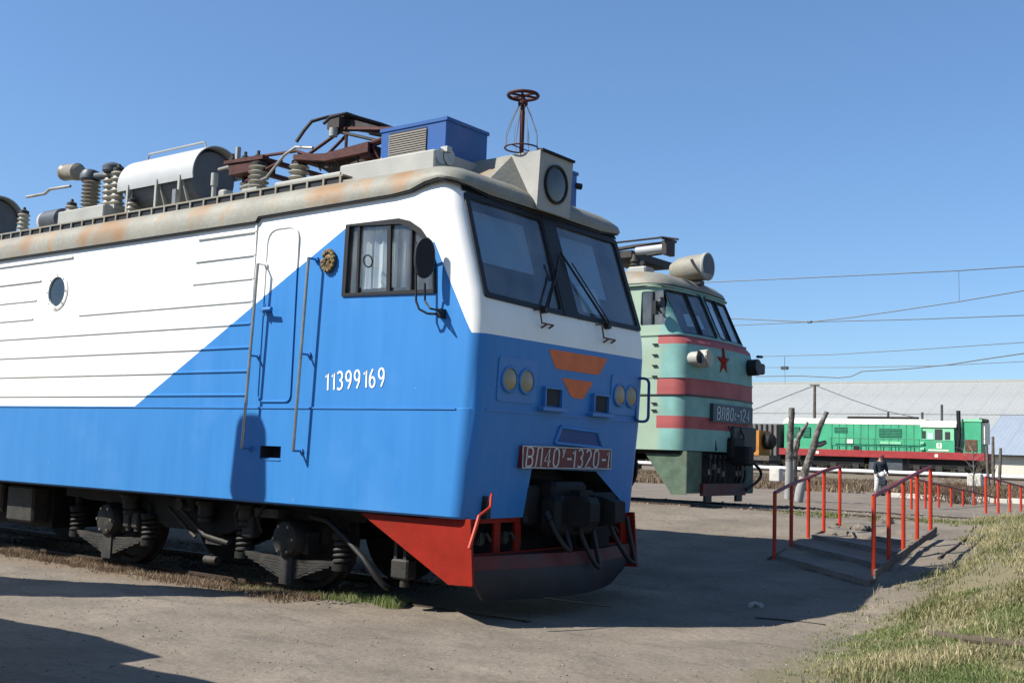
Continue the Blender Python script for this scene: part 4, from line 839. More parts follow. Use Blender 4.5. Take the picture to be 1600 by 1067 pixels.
for a_, b_ in ((0, 1), (2, 3)):
    y0, y1 = (-1.33, -.07) if a_ == 0 else (.07, 1.33)
    pn = rounded([f2(y0, 4.05), f2(y0, 3.20), f2(y1, 3.20), f2(y1, 4.05)], .07)
    cuts.append(cutter([q+Vector((.2, 0, .03)) for q in pn], (-.75, 0, -.2)))
sw2 = rounded([Vector((-1.02, -1.6, 3.98)), Vector((-1.02, -1.6, 3.33)), Vector((-.50, -1.6, 3.33)), Vector((-.56, -1.6, 3.98))], .04)
cuts.append(cutter(sw2, (0, .3, 0)))
boolean_cut(body2, cuts)
for s_, (y0, y1) in ((-1, (-1.33, -.07)), (1, (.07, 1.33))):
    pn = rounded([f2(y0, 4.05), f2(y0, 3.20), f2(y1, 3.20), f2(y1, 4.05)], .07)
    pl = MB(); pl.prism([q+Vector((-.02, 0, 0)) for q in pn], (-.006, 0, 0)); part2(pl, 'windscreen_pane', 'glassdk', smooth=False)
    ym = -.62 if s_ < 0 else .66
    bm_ = MB(); bm_.prism([f2(ym-.02, 4.05), f2(ym-.02, 3.2), f2(ym+.02, 3.2), f2(ym+.02, 4.05)], (-.05, 0, 0)); part2(bm_, 'window_mullion', 'black', smooth=False)
    rm = rim([q+(q-sum(pn, Vector())/len(pn)).normalized()*.02 for q in pn], (.95, 0, .3), .012, .04); part2(rm, 'window_rubber', 'black')
for ya, yb, za, zb in ((-.90, -.66, 3.35, 3.62), (-.58, -.30, 3.33, 3.62), (.25, .52, 3.34, 3.85), (.72, 1.0, 3.36, 3.72)):
    q = MB(); q.prism([f2(ya, za, -.08), f2(yb, za+.02, -.08), f2(yb-.02, zb, -.08), f2(ya, zb-.03, -.08)], (-.004, 0, 0)); part2(q, 'paper_notice', 'paper', smooth=False)
q = MB(); q.prism([Vector((q_.x, -1.50, q_.z)) for q_ in sw2], (0, .005, 0)); part2(q, 'side_window_pane', 'glass', smooth=False)
q = MB(); q.box((-.80, -1.49, 3.34), (-.58, -1.485, 3.95)); part2(q, 'window_curtain', 'wood', smooth=False)
q = MB(); q.box((-.79, -1.535, 3.34), (-.76, -1.50, 3.97)); part2(q, 'sliding_bar', 'black', smooth=False)
q = MB(); q.tube([(-.58, -1.53, 3.55), (-.55, -1.68, 3.6), (-.5, -1.72, 3.72)], .02, 6); q.box((-.62, -1.78, 3.5), (-.56, -1.66, 3.75)); q.cyl((-.50, -1.7, 3.72), (-.46, -1.7, 3.72), .10); part2(q, 'side_mirror', 'black')
# rain strips and belt mouldings
for z, t, mt in ((4.10, .03, 'teal'), (3.135, .025, 'teal'), (2.34, .012, 'teal'), (2.01, .015, 'black')):
    q = MB(); q.loft([[(x, y, zz) for x, y in ol2(wd+o_, x2(z)+o_)] for zz, o_, wd in ((z-.012, -.01, 1.545 if z > 3 else W2), (z-.012, t, 1.545 if z > 3 else W2), (z+.016, t, 1.545 if z > 3 else W2), (z+.016, -.01, 1.545 if z > 3 else W2))], False, False); part2(q, 'belt_moulding', mt, sharp=45)
for z in (2.55, 2.75, 1.85, 2.95, 2.35, 1.72):
    q = MB(); q.box((-.72, -1.60, z), (-.62, -1.555, z+.02)); part2(q, 'step_iron', 'black', smooth=False)
# roof
RP2 = [(4.13, 1.50), (4.14, 1.56), (4.22, 1.54), (4.34, 1.45), (4.42, 1.3), (4.5, 1.0), (4.56, .6), (4.58, .2)]
rx = [(4.13, -.60), (4.14, -.56), (4.22, -.60), (4.34, -.74), (4.42, -.95), (4.5, -1.3), (4.56, -1.6), (4.58, -1.8)]
q = MB(); q.loft([[(x, y, z) for x, y in outline(wd, interp(rx, z), min(.5, wd*.75), 12.5, n=8, bow=.08)] for z, wd in RP2], False, True); part2(q, 'roof', 'roofgrey', sharp=45)
hc = Vector((-.38, 0, 4.64))
q = MB(); q.lathe((-1.18, 0, 4.60), (.80, 0, .04), [(.15, 0), (.24, .18), (.265, .4), (.27, .80)], 28); hl = part2(q, 'headlight_drum', 'roofgrey')
q = MB(); q.lathe(hc-Vector((.02, 0, 0)), (1, 0, 0), [(.275, -.03), (.285, .0), (.275, .03), (.245, .03), (.24, 0)], 28, caps=False); part2(q, 'headlight_ring', 'lightgrey', hl)
q = MB(); q.cyl(hc, hc+Vector((.006, 0, 0)), .245, n=26); part2(q, 'headlight_glass', 'gunmetal', hl)
q = MB(); q.lathe(hc-Vector((.05, 0, 0)), (1, 0, 0), [(.05, 0), (.15, .01), (.23, .04)], 24); part2(q, 'headlight_reflector', 'gunmetal', hl)
q = MB(); q.box((-.62, -.1, 4.28), (-.50, .08, 4.36)); part2(q, 'horn_box', 'black', smooth=False)
# star
st = MB(); c0 = Vector((x2(2.72)+.10, -.2, 2.72)); pts = []
for k in range(10):
    r_ = .27 if k % 2 == 0 else .11; a = R(90+36*k); pts.append(Vector((0, r_*math.cos(a), r_*math.sin(a))))
vs_ = [c0+Vector((.05, 0, 0))]+[c0+q+Vector((.004, 0, 0)) for q in pts]+[c0+q-Vector((.03, 0, 0)) for q in pts]
st.add(vs_, [(0, 1+k, 1+(k+1) % 10) for k in range(10)]+[(1+k, 11+k, 11+(k+1) % 10, 1+(k+1) % 10) for k in range(10)])
part2(st, 'red_star', M['redpaint'], sharp=5)
# lamp pods at the corners
for s_ in (-1, 1):
    y = s_*1.10; z = 2.72
    q = MB(); q.lathe((-.30, y, z-.03), (1, 0, .05), [(.06, 0), (.15, .12), (.165, .30), (.165, .52)], 20); q.lathe((-.15, y+s_*.22, z-.02), (1, 0, 0), [(.08, 0), (.12, .1), (.13, .28)], 18); pd = part2(q, 'lamp_pod', 'lightgrey' if s_ < 0 else 'black')
    for yy, rr, xx in ((y, .155, .222), (y+s_*.22, .12, .132)):
        q = MB(); q.cyl((xx, yy, z), (xx+.012, yy, z+.001), rr, n=20); part2(q, 'pod_lens', 'lens' if s_ < 0 and yy == y else 'black', pd)
q = MB(); q.tube([(.1, 1.32, 2.95), (.12, 1.5, 2.96)], .03, 6); q.box((.0, 1.38, 2.6), (.16, 1.6, 2.82), bev=.03); part2(q, 'side_lamp', 'black')
# number plate
q = MB(); q.box((x2(1.7)+.02, -.72, 1.56), (x2(1.7)+.14, 1.05, 1.90)); pl2 = part2(q, 'number_plate', 'plateblue', smooth=False)
nl = MB(); letters(nl, 'ВЛ80с-124', (x2(1.7)+.141, -.56, 1.61), (0, 1, 0), (0, 0, 1), .23, .19, .125, .026, Vector((1, 0, 0)), shear=.1); part2(nl, 'plate_lettering', 'letteraqua', pl2, smooth=False)
for a_, b_ in (((-.02, 1.12), (-.02, 1.5)), ((.5, 1.15), (.5, 1.4))):
    q = MB(); q.tube([(.12, a_[0], 1.5), (.2, a_[0]+.02, 1.3), (.15, a_[0]+.05, 1.1)], .02, 6); part2(q, 'nose_cable', 'black')
q = MB(); q.box((.02, -.48, 1.02), (.07, -.38, 1.22)); part2(q, 'nose_bracket', 'black', smooth=False)
q = MB(); q.box((.02, .15, 1.02), (.14, 1.25, 1.50), bev=.03); part2(q, 'coupler_hole_shade', 'black')  # raised black box painting in the shade of the coupler hole
# lower apron: sloping side plates, buffer beam, plough bar
for s_ in (-1, 1):
    q = MB(); q.prism([(-.95, s_*1.46, .99), (-.03, s_*1.46, .99), (-.03, s_*1.46, .20), (-.32, s_*1.46, .18)], (0, -s_*.03, 0)); part2(q, 'apron_side', 'apron', smooth=False)
    q = MB(); q.box((-.06, s_*1.455, .22), (-.02, s_*.86, .985)); part2(q, 'apron_front', 'apron', smooth=False)
q = MB(); q.box((-.10, -.86, .25), (-.07, .86, .99)); part2(q, 'buffer_beam', 'dark', smooth=False)
q = MB(); q.box((-.02, -.92, .17), (.05, .95, .40)); part2(q, 'plough_bar', 'plow', smooth=False)
for y0 in (-.80, .55): q = MB(); q.box((-.01, y0, .05), (.04, y0+.26, .17)); part2(q, 'plough_foot', 'black', smooth=False)
for y0 in (-.75, -.56, -.35, -.14, .45, .62, .80):
    q = MB(); q.tube([(-.02, y0, .92), (.08, y0+.02, .82), (.09, y0+.03, .55), (.03, y0+.06, .42)], .028, 7); q.cyl((.03, y0, .9), (.12, y0, .9), .05, n=8); part2(q, 'brake_hose', 'black')
    q = MB(); q.box((.06, y0+.0, .60+.07*math.sin(y0*9)), (.10, y0+.06, .70+.07*math.sin(y0*9))); part2(q, 'hose_coupling', 'lightgrey', smooth=False)
q = MB(); q.box((-.4, .0, .86), (.22, .55, 1.28), bev=.05); q.box((.1, .05, .75), (.5, .25, 1.12), bev=.05); q.box((.1, .34, .75), (.42, .54, 1.12), bev=.05); part2(q, 'coupler', 'dark')
n = 14; q = MB(); q.tube([(.10+.1*math.sin(math.pi*i/n), .85+.5*math.sin(math.pi*i/n), .9-.62*i/n) for i in range(n+1)], .03, 8); part2(q, 'air_hose', 'black')
bogie(L2, -6.44, -2.97, False)
q = MB(); q.box((-12.5, -1.48, .93), (-.15, 1.48, 1.0)); part2(q, 'underframe', 'dark', smooth=False)
# its pantograph, folded
q = MB(); q.tube([(-2.3, -.9, 4.95), (-1.5, -.9, 5.0), (-.85, -.9, 5.0)], .04, 7); q.tube([(-2.3, .0, 4.95), (-1.4, .0, 5.0)], .04, 7); q.tube([(-2.6, -1.1, 5.06), (-.85, -1.0, 5.10), (-.55, -.95, 5.04)], .02, 6)
q.box((-2.4, -.95, 4.78), (-1.6, .75, 4.92)); pg2 = part2(q, 'pantograph_frame', 'pandark')
q = MB(); q.cyl((-1.50, -.9, 4.90), (-.85, -.9, 4.91), .085, n=16); part2(q, 'air_cylinder', 'drumwhite', pg2)
q = MB(); q.box((-.86, -1.05, 4.76), (-.76, -.7, 5.03)); q.tube([(-.8, -1.2, 5.06), (-.85, -.5, 5.09)], .03, 6); part2(q, 'contact_shoe', 'pandark', pg2)
q = MB(); q.lathe((-1.55, -.9, 4.48), (0, 0, 1), [(.10, 0), (.11, .05), (.07, .09), (.11, .13), (.07, .17), (.10, .21), (.06, .28), (.05, .36)], 14); part2(q, 'roof_insulator', 'darkgrey', pg2)
q = MB(); q.box((-1.62, -1.08, 4.38), (-1.2, -.7, 4.56), bev=.03); part2(q, 'roof_box', 'lightgrey')
q = MB(); q.cyl((-1.3, -1.05, 4.62), (-1.3, -.98, 4.62), .05); part2(q, 'roof_lamp', 'black')
# ------------------------------------------------------------------ rails
def track(name, label, y, z, x0, x1, ties=True, dx=.6, tz=0):
    t = thing(name, None, None, (0, y, z), kind='structure')
    for s_ in (-1, 1):
        q = MB(); yy = s_*.76; pr = [(-.07, -.16), (.07, -.16), (.07, -.145), (.012, -.12), (.012, -.045), (.036, -.035), (.036, -.004), (.028, 0), (-.028, 0), (-.036, -.004), (-.036, -.035), (-.012, -.045), (-.012, -.12), (-.07, -.145)]
        xs = [x0, x1]; q.loft([[(x, yy+a, c) for a, c in pr] for x in xs]); q.build('rail', M['railrust'], t)
    if ties:
        me = None; x = x0+.3; k = 0
        while x < min(x1, 16 if y > 5 else -1.5) and k < 290:
            if me is None:
                q = MB(); q.box((-.12, -1.25, -.22), (.12, 1.25, -.105), bev=.012); o = q.build('sleeper', M['wood'], t); me = o
            else: o = dup(me, t)
            o.location = (x, 0, tz); x += dx; k += 1
    return t
track('railway_track', '', 0, -.003, -16, .1, tz=.02)
track('railway_track', '', 9.87, .76, -30, 16, tz=-.02)
# ------------------------------------------------------------------ steps with red handrails
def posts_rail(name, label, tops, bots, grp, r=.026, extra=True):
    c = tops[0].copy(); t = thing(name, label, 'handrail', (bots[0].x, bots[0].y, bots[0].z), grp); off = Vector(t.location)
    for a, c_ in zip(tops, bots):
        q = MB(); q.tube([c_-Vector((0, 0, .08)), a], r, 8); q.build('post', M['handred'], t, off=off)
    q = MB(); pr = [a+Vector((0, 0, .0)) for a in tops]
    q.tube(pr, .024, 8); q.build('rail', M['darkred'], t, off=off)
    return t
M['darkred'] = mat('handrail_dark_red', (.17, .02, .025), .5, var=.2)
def stair_y(i): return 5.0+.85*i
def gz_(x, y): return ground_z(x, y, False)
lp_ = [(.07, 4.9), (.02, 5.75), (-.02, 6.5), (-.0, 7.2), (-.05, 8.05)]
rp_ = [(1.87, 3.95), (1.83, 4.75), (1.72, 5.85), (1.66, 6.65), (1.58, 7.75)]
LB = [((1209.7, 769.5), (1209.7, 869)), ((1236, 756), (1236, 855)), ((1262.7, 746), (1262.7, 835)), ((1287, 735), (1287, 827)), ((1312, 729), (1312, 815.5))]
RB = [((1365, 775), (1365, 888)), ((1388.7, 763), (1388.7, 876)), ((1411.5, 750), (1411.5, 850)), ((1433, 739), (1433, 839)), ((1454, 730), (1454, 823))]
def solve(tb, xs):
    T, B = [], []
    for (t, b_), x in zip(tb, xs):
        p_ = P(*b_, 0, x); T.append(P(*t, 0, x)); T[-1].y = p_.y; B.append(p_)
    return T, B
# evenly placed along +Y; heights read off at each post
def railing(tb, x0, y0, dy, n, name, label, grp):
    T, B = [], []
    for i in range(n):
        y = y0+dy*i; t, b_ = tb[i]; bt = P(*b_, 1, y); tp = P(*t, 1, y); B.append(bt); T.append(Vector((bt.x, bt.y, tp.z)))
    return posts_rail(name, label, T, B, grp), T, B
GR = 'red handrails of the yard steps'
h1, T1, B1 = railing(LB, 0, 3.56, .71, 5, 'step_handrail', 'red handrail on the left side of the near steps, nearest the teal locomotive', GR)
h2, T2, B2 = railing(RB, 0, 2.80, .70, 5, 'step_handrail', 'red handrail on the right side of the near steps, beside the grass bank', GR)
print('posts', [tuple(round(v, 2) for v in b_) for b_ in B1+B2], [round((a-c).z, 2) for a, c in zip(T1+T2, B1+B2)])
steps = thing('yard_steps', 'low flight of concrete steps between red handrails leading up to the second track', 'steps', (1.4, 3.2, .3))
off = Vector(steps.location)
for i in range(5):
    l0, r0 = B1[i], B2[i]; l1 = B1[i+1] if i < 4 else B1[4]*2-B1[3]; r1 = B2[i+1] if i < 4 else B2[4]*2-B2[3]
    zl, zr = gz_(l0.x, l0.y)+.05, gz_(r0.x, r0.y)+.06; up = Vector((0, 0, 1)); Lp = [Vector((q.x, q.y, z_-.22)) for q, z_ in ((l0+Vector((.05, 0, 0)), zl), (r0-Vector((.05, 0, 0)), zr), (r1-Vector((.05, 0, 0)), zr), (l1+Vector((.05, 0, 0)), zl))]
    q = MB(); q.prism(Lp, (0, 0, .22)); n1 = (Lp[1]-Lp[0]).normalized(); nn = Vector((n1.y, -n1.x, 0))*.03
    q.prism([Lp[0]+nn+up*.16, Lp[1]+nn+up*.16, Lp[1]-nn*.03+up*.16, Lp[0]-nn*.03+up*.16], (0, 0, .07)); q.build('step', M['stepc'], steps, off=off, smooth=False)
for T_, s_ in ((B1, -1), (B2, 1)):
    q = MB(); q.prism([T_[0]+Vector((s_*.03, -.1, -.10)), T_[-1]+Vector((s_*.03, .1, -.08)), T_[-1]+Vector((s_*.03, .1, .0)), T_[0]+Vector((s_*.03, -.1, -.01))], (s_*.025, 0, 0)); q.build('stringer', M['wood'], steps, off=off, smooth=False)
# far flight going down beyond the second track
def far_rail(px0, py0, n, label, X0, ystart, dy, drop, ph=.9):
    T, B = [], []
    a = P(px0, py0, 1, ystart)
    for i in range(n):
        T.append(Vector((a.x+.02*i, ystart+dy*i, a.z-drop*i))); B.append(T[-1]-Vector((0, 0, ph)))
    return posts_rail('step_handrail', label, T, B, GR, r=.034)
far_rail(1424, 747, 8, 'red handrail descending beyond the second track, left of the dry bush', -3, 20.9, 1.15, .085)
far_rail(1540, 744.6, 6, 'red handrail descending beyond the second track, rightmost by the grass bank', -1.2, 20.7, 1.15, .085)
# ------------------------------------------------------------------ far yard: shunter, shed, pipe, poles, wires
Y3 = 78.5; a0 = P(1217, 735, 1, Y3)
def far(px, py, y=Y3): return P(px, py, 1, y)
def xz(px0, py0, px1, py1, y=Y3):
    a = far(px0, py0, y); c = far(px1, py1, y); return min(a.x, c.x), max(a.x, c.x), min(a.z, c.z), max(a.z, c.z)
RZ = .85
L3 = thing('diesel_shunter', 'bright green diesel shunting locomotive with red underframe and cream cab roof in the distance', 'locomotive', (far(1380, 735).x, Y3+1.5, RZ))
o3 = Vector(L3.location)
def part3(mb, name, m, parent=None, **k): return mb.build(name, M[m], parent or L3, off=o3, **k)
def fbox(px0, py0, px1, py1, d0=0, d1=3.0, bev=0):
    x0, x1, z0, z1 = xz(px0, py0, px1, py1); mb = MB(); return mb.box((x0, Y3+d0, z0), (x1, Y3+d1, z1), bev=bev)
ax0, ax1, zf0, zf1 = far(1217, 704).x, far(1538, 710).x, RZ+1.28, RZ+1.82
q = MB(); q.box((ax0, Y3, zf0), (ax1, Y3+3, zf1)); part3(q, 'underframe', 'sred', smooth=False)
for px_, w_ in ((1277, .3), (1463, .3)): x = far(px_, 713).x; q = MB(); q.box((x-.12, Y3-.02, zf0+.15), (x+.12, Y3, zf0+.38)); part3(q, 'frame_label', 'cream', smooth=False)
def X(px): return far(px, 700).x
def ZZ(py, px=1380): return far(px, py).z
zh0, zh1 = zf1, ZZ(662)-.0
# long hood with round cream roof edge, doors, grilles
q = MB(); yA, yB = Y3+.55, Y3+2.45
q.box((X(1221), yA, zf1), (X(1439), yB, zh1-.02)); hood = part3(q, 'engine_hood', 'sgreen', smooth=False)
q = MB(); q.loft([[(x, yA-.03, zh1-.02), (x, yA+.05, zh1+.22), (x, yA+.5, zh1+.42), (x, yB-.5, zh1+.42), (x, yB, zh1+.2), (x, yB+.03, zh1-.02)] for x in (X(1220), X(1440))]); part3(q, 'hood_roof', 'cream')
xs_ = [X(1296)+i*(X(1437)-X(1296))/12 for i in range(13)]
for i in range(12):
    q = MB(); q.box((xs_[i]+.03, yA-.04, zf1+.35), (xs_[i+1]-.03, yA-.0, zh1-.12)); part3(q, 'hood_door', 'sgreendk' if False else 'sgreen', hood, smooth=False)
for i in range(13):
    q = MB(); q.box((xs_[i]-.025, yA-.055, zf1+.05), (xs_[i]+.025, yA-.0, zh1-.05)); part3(q, 'door_post', 'sgreendk', hood, smooth=False)
for px0, px1, py0, py1 in ((1370, 1405, 669, 682), (1300, 1320, 668, 676), (1235, 1245, 668, 684), (1250, 1262, 668, 684)):
    q = MB(); x0, x1 = X(px0), X(px1); z0, z1 = ZZ(py1), ZZ(py0); z = z0
    q.box((x0, yA-.07, z0), (x1, yA-.042, z1))
    while z < z1: q.box((x0, yA-.1, z), (x1, yA-.07, z+.05)); z += .12
    part3(q, 'radiator_grille', 'sgreendk', smooth=False)
q = MB(); q.box((X(1372), yA-.08, ZZ(694)), (X(1405), yA-.056, ZZ(689))); part3(q, 'name_board', 'sgreenlt', smooth=False)
q = MB(); q.box((X(1320), yA-.08, ZZ(694)), (X(1329), yA-.056, ZZ(687))); part3(q, 'white_notice', 'cream', smooth=False)
q = MB(); q.box((X(1330), yA-.06, ZZ(704)), (X(1341), yA-.03, ZZ(698))); part3(q, 'step_recess', 'black', smooth=False)
q = MB(); q.tube([(X(1296), Y3+.1, zf1+.95), (X(1437), Y3+.1, zf1+.95)], .03, 5)
part3(q, 'side_handrail', 'sgreendk')
for i in range(7):
    x = lerp(i/6, X(1298), X(1436)); q = MB(); q.tube([(x, Y3+.1, zf1), (x, Y3+.1, zf1+.95)], .028, 5); part3(q, 'rail_post', 'sgreendk')
q = MB(); q.box((X(1315), yA+.7, zh1+.42), (X(1425), yA+1.2, zh1+.62)); part3(q, 'exhaust_duct', 'dark', smooth=False)
for px_ in (1378, 1432, 1463): x = X(px_); q = MB(); q.cyl((x, yA+.9, zh1+.3), (x, yA+.9, zh1+(1.0 if px_ != 1463 else 1.6)), .10, n=8); part3(q, 'exhaust_pipe', 'gunmetal')
# cab
yC = Y3+.08
q = MB(); q.box((X(1440), yC, zf1), (X(1491), Y3+2.92, ZZ(686))); cab = part3(q, 'cab_lower', 'sgreen', smooth=False)
q = MB(); q.box((X(1441), yC+.02, ZZ(686)), (X(1490), Y3+2.9, ZZ(663))); part3(q, 'cab_upper', 'sgreenlt', cab, smooth=False)
q = MB(); q.loft([[(x, yC-.08, ZZ(666)), (x, yC, ZZ(660)), (x, yC+.6, ZZ(656)), (x, Y3+2.4, ZZ(656)), (x, Y3+3, ZZ(660)), (x, Y3+3.06, ZZ(666))] for x in (X(1438), X(1494))]); part3(q, 'cab_roof', 'cream', cab)
for px0, px1, py0, py1, mm in ((1449, 1458, 675, 684, 'blind'), (1460, 1472, 669, 686, 'inner'), (1476, 1484, 673, 685, 'inner'), (1441, 1446, 672, 684, 'inner')):
    q = MB(); q.box((X(px0), yC-.0, ZZ(py1)), (X(px1), yC+.04, ZZ(py0))); wo = part3(q, 'cab_window', mm, cab, smooth=False)
    q = MB(); q.box((X(px0)-.06, yC-.03, ZZ(py1)-.07), (X(px1)+.06, yC-.001, ZZ(py1)-.01)); part3(q, 'window_sill', 'sgreenlt', cab, smooth=False)
q = MB(); q.box((X(1463), yC-.02, ZZ(698)), (X(1471), yC-.001, ZZ(690))); part3(q, 'cab_emblem', 'cream', cab, smooth=False)
q = MB(); q.box((X(1466), yC-.03, ZZ(696)), (X(1468), yC-.021, ZZ(691))); part3(q, 'emblem_mark', 'sgreen', cab, smooth=False)
q = MB(); q.box((X(1450), yC-.02, ZZ(702)), (X(1482), yC-.001, ZZ(700))); part3(q, 'cab_stripe', 'cream', cab, smooth=False)
for dz in (0, .45): q = MB(); q.box((X(1438), yC-.15, zf1+.15+dz), (X(1444), yC-.01, zf1+.32+dz)); part3(q, 'cab_step', 'sgreenlt', smooth=False)
# short hood at the right end
q = MB(); q.box((X(1501), Y3+.5, zf1), (X(1530), Y3+2.5, ZZ(654))); part3(q, 'short_hood', 'sgreen', smooth=False)
q = MB(); q.box((X(1505), Y3+.45, ZZ(701)), (X(1524), Y3+.499, ZZ(684))); part3(q, 'fan_grille', 'rust', smooth=False)
q = MB(); q.box((X(1500), Y3+.45, ZZ(657)), (X(1532), Y3+2.55, ZZ(653))); part3(q, 'short_hood_lid', 'sgreenlt', smooth=False)
q = MB(); q.tube([(X(1493), Y3+.3, zf1+.1), (X(1497), Y3+.3, zf1+1.2), (X(1496), Y3+.3, zf1+3.2)], .16, 7); part3(q, 'rubber_bellows', 'black')
q = MB(); q.box((X(1530), Y3+.7, ZZ(690)), (X(1535), Y3+2.2, ZZ(658))); part3(q, 'end_ladder', 'cream', smooth=False)
q = MB(); q.cyl((X(1527), Y3+.6, ZZ(654)), (X(1541), Y3+.6, ZZ(656)), .15, n=10); part3(q, 'end_lamp', 'black')
for px_ in (1262, 1300, 1335, 1430, 1465, 1500):
    x = X(px_); q = MB(); q.lathe((x, Y3+.6, RZ+.5), (0, -1, 0), [(.52, -.1), (.52, 0), (.44, .03), (.15, .05), (0, .06)], 22); wq = part3(q, 'wheel', 'darkgrey')
    q = MB(); q.box((x-.25, Y3+.3, RZ+.35), (x+.25, Y3+.52, RZ+.75)); part3(q, 'axle_box', 'darkgrey', wq, smooth=False)
for x0, x1 in ((1248, 1348), (1418, 1512)):
    q = MB(); q.box((X(x0), Y3+.35, RZ+.75), (X(x1), Y3+2.6, zf0)); q.box((X(x0), Y3+.38, RZ+.55), (X(x1), Y3+.5, RZ+.8)); part3(q, 'bogie', 'dark', smooth=False)
q = MB(); q.box((X(1356), Y3+.3, RZ+.35), (X(1408), Y3+2.7, zf0)); part3(q, 'fuel_tank', 'gunmetal', smooth=False)
# freight wagon and an ochre wagon end to its left
W1 = thing('freight_wagon', 'weathered dark grey open goods wagon left of the green shunter', 'wagon', (X(1200), Y3+1.5, RZ)); ow = Vector(W1.location)
q = MB(); q.box((X(1170), Y3+.2, RZ+1.2), (X(1215), Y3+2.8, ZZ(664))); q.build('wagon_body', M['greywag'], W1, off=ow, smooth=False)
for i in range(6): x = lerp(i/5, X(1172), X(1213)); q = MB(); q.box((x-.06, Y3+.1, RZ+1.2), (x+.06, Y3+.2, ZZ(665))); q.build('side_stanchion', M['dark'], W1, off=ow, smooth=False)
q = MB(); q.box((X(1170), Y3+.2, RZ+.9), (X(1217), Y3+2.8, RZ+1.2)); q.build('wagon_frame', M['dark'], W1, off=ow, smooth=False)
for px_ in (1180, 1205): q = MB(); q.lathe((X(px_), Y3+.6, RZ+.48), (0, -1, 0), [(.48, -.1), (.48, 0), (.40, .03), (0, .05)], 18); q.build('wheel', M['darkgrey'], W1, off=ow)
YT = 66.0
W2_ = thing('tank_wagon', 'ochre-ended wagon with a dark round tank, just right of the teal locomotive', 'wagon', (far(1180, 720, YT).x, YT+1, .8)); ow = Vector(W2_.location)
x0 = far(1166, 690, YT).x; x1 = far(1184, 690, YT).x; zt = far(1180, 672, YT).z
q = MB(); q.box((x1-.35, YT+.2, 1.9), (x1, YT+2.2, zt)); q.build('end_board', M['orangewag'], W2_, off=ow, smooth=False)
q = MB(); q.lathe((x1+.05, YT+1.2, 3.0), (1, 0, 0), [(.55, 0), (.6, .1), (.6, .5), (.4, .7), (0, .72)], 22); q.build('tank', M['dark'], W2_, off=ow)
q = MB(); q.box((x0-4, YT+.2, 1.6), (x1+.8, YT+2.2, 1.95)); q.build('frame', M['wood'], W2_, off=ow, smooth=False)
q = MB(); q.lathe((x1-.8, YT+.4, 1.25), (0, -1, 0), [(.48, -.1), (.48, 0), (.40, .03), (0, .05)], 18); q.build('wheel', M['darkgrey'], W2_, off=ow)
track('railway_track', '', Y3+1.5, RZ, -120, 60, ties=False)
track('railway_track', '', 58.0, .62, -110, 60, ties=False)
# warehouse: two long roof slopes
YW = 126; eave = P(1560, 710, 1, YW); ridge = P(1380, 598, 1, YW+26)
wh = thing('warehouse', 'long low warehouse with huge pale galvanised roof behind the green shunter', 'building', (0, YW+26, .7)); ow = Vector(wh.location)
zE, zR = eave.z, ridge.z
xb = P(1536, 680, 1, YW+8).x; x = -150.0; k = 0
meA = {}
while x < 75:
    blue = x >= xb-1
    for t0, t1 in ((0, .5), (.5, 1)):
        key = (blue and t0 == 0, t0, blue)
        if key not in meA:
            q = MB(); y0, y1 = lerp(t0, YW, YW+26)-(.25 if t0 == 0 else .15), lerp(t1, YW, YW+26); z0, z1 = lerp(t0, zE, zR)+(.06 if t0 else 0), lerp(t1, zE, zR)+(.06 if t0 else 0)
            nc = 6
            for i in range(nc):
                a = i*3.0/nc; q.prism([(a, y0, z0), (a+.12, y0, z0+.03), (a+.24, y0, z0), (a+.49, y0, z0), (a+.49, y0, z0-.05), (a, y0, z0-.05)], (0, y1-y0, z1-z0))
            meA[key] = q.build('roof_sheet', M['whroofblue'] if blue and t0 == 0 else M['whroof'], wh, off=(0, YW+26, .7), smooth=False)
            o = meA[key]
        else: o = dup(meA[key], wh)
        o.location = (x+(0 if t0 == 0 else .0), 0, 0)
    x += 3.02; k += 1
q = MB(); q.box((-150, YW+.3, .5), (75, YW+.6, zE-.08)); q.build('wall', M['whwall'], wh, off=ow, smooth=False)
q = MB(); q.box((-150, YW-.45, zE-.22), (75, YW-.27, zE-.02)); q.build('gutter', M['black'], wh, off=ow, smooth=False)
q = MB(); q.box((-150, YW+25.7, zR-.02), (75, YW+26.2, zR+.25)); q.build('ridge_cap', M['lightgrey'], wh, off=ow, smooth=False)
q = MB(); q.prism([(-150, YW+26, zR), (75, YW+26, zR), (75, YW+52, zE), (-150, YW+52, zE)], (0, 0, -.2)); q.build('rear_roof', M['whroof'], wh, off=ow, smooth=False)
q = MB(); q.prism([(75, YW+.3, .5), (75, YW+51.5, .5), (75, YW+51.5, zE), (75, YW+26, zR-.3), (75, YW+.3, zE-.1)], (-.3, 0, 0)); q.build('gable_wall', M['whwall'], wh, off=ow, smooth=False)
# white lagged pipeline on short supports
YP = 62.0; pz = P(1300, 734, 1, YP).z
pp_ = thing('pipeline', 'white lagged heating pipe running on low supports in front of the green shunter', 'pipe', (P(1300, 734, 1, YP).x, YP, .6)); op = Vector(pp_.location)
x = -90
while x < 40:
    q = MB(); q.cyl((x, YP, pz), (x+5.96, YP, pz), .115, n=14); q.cyl((x-.03, YP, pz), (x+.06, YP, pz), .135, n=14); q.build('pipe_section', M['pipewhite'], pp_, off=op)
    q = MB(); q.box((x-.1, YP-.25, .45), (x+.12, YP+.25, pz-.13)); q.build('support', M['dark'], pp_, off=op, smooth=False); x += 6
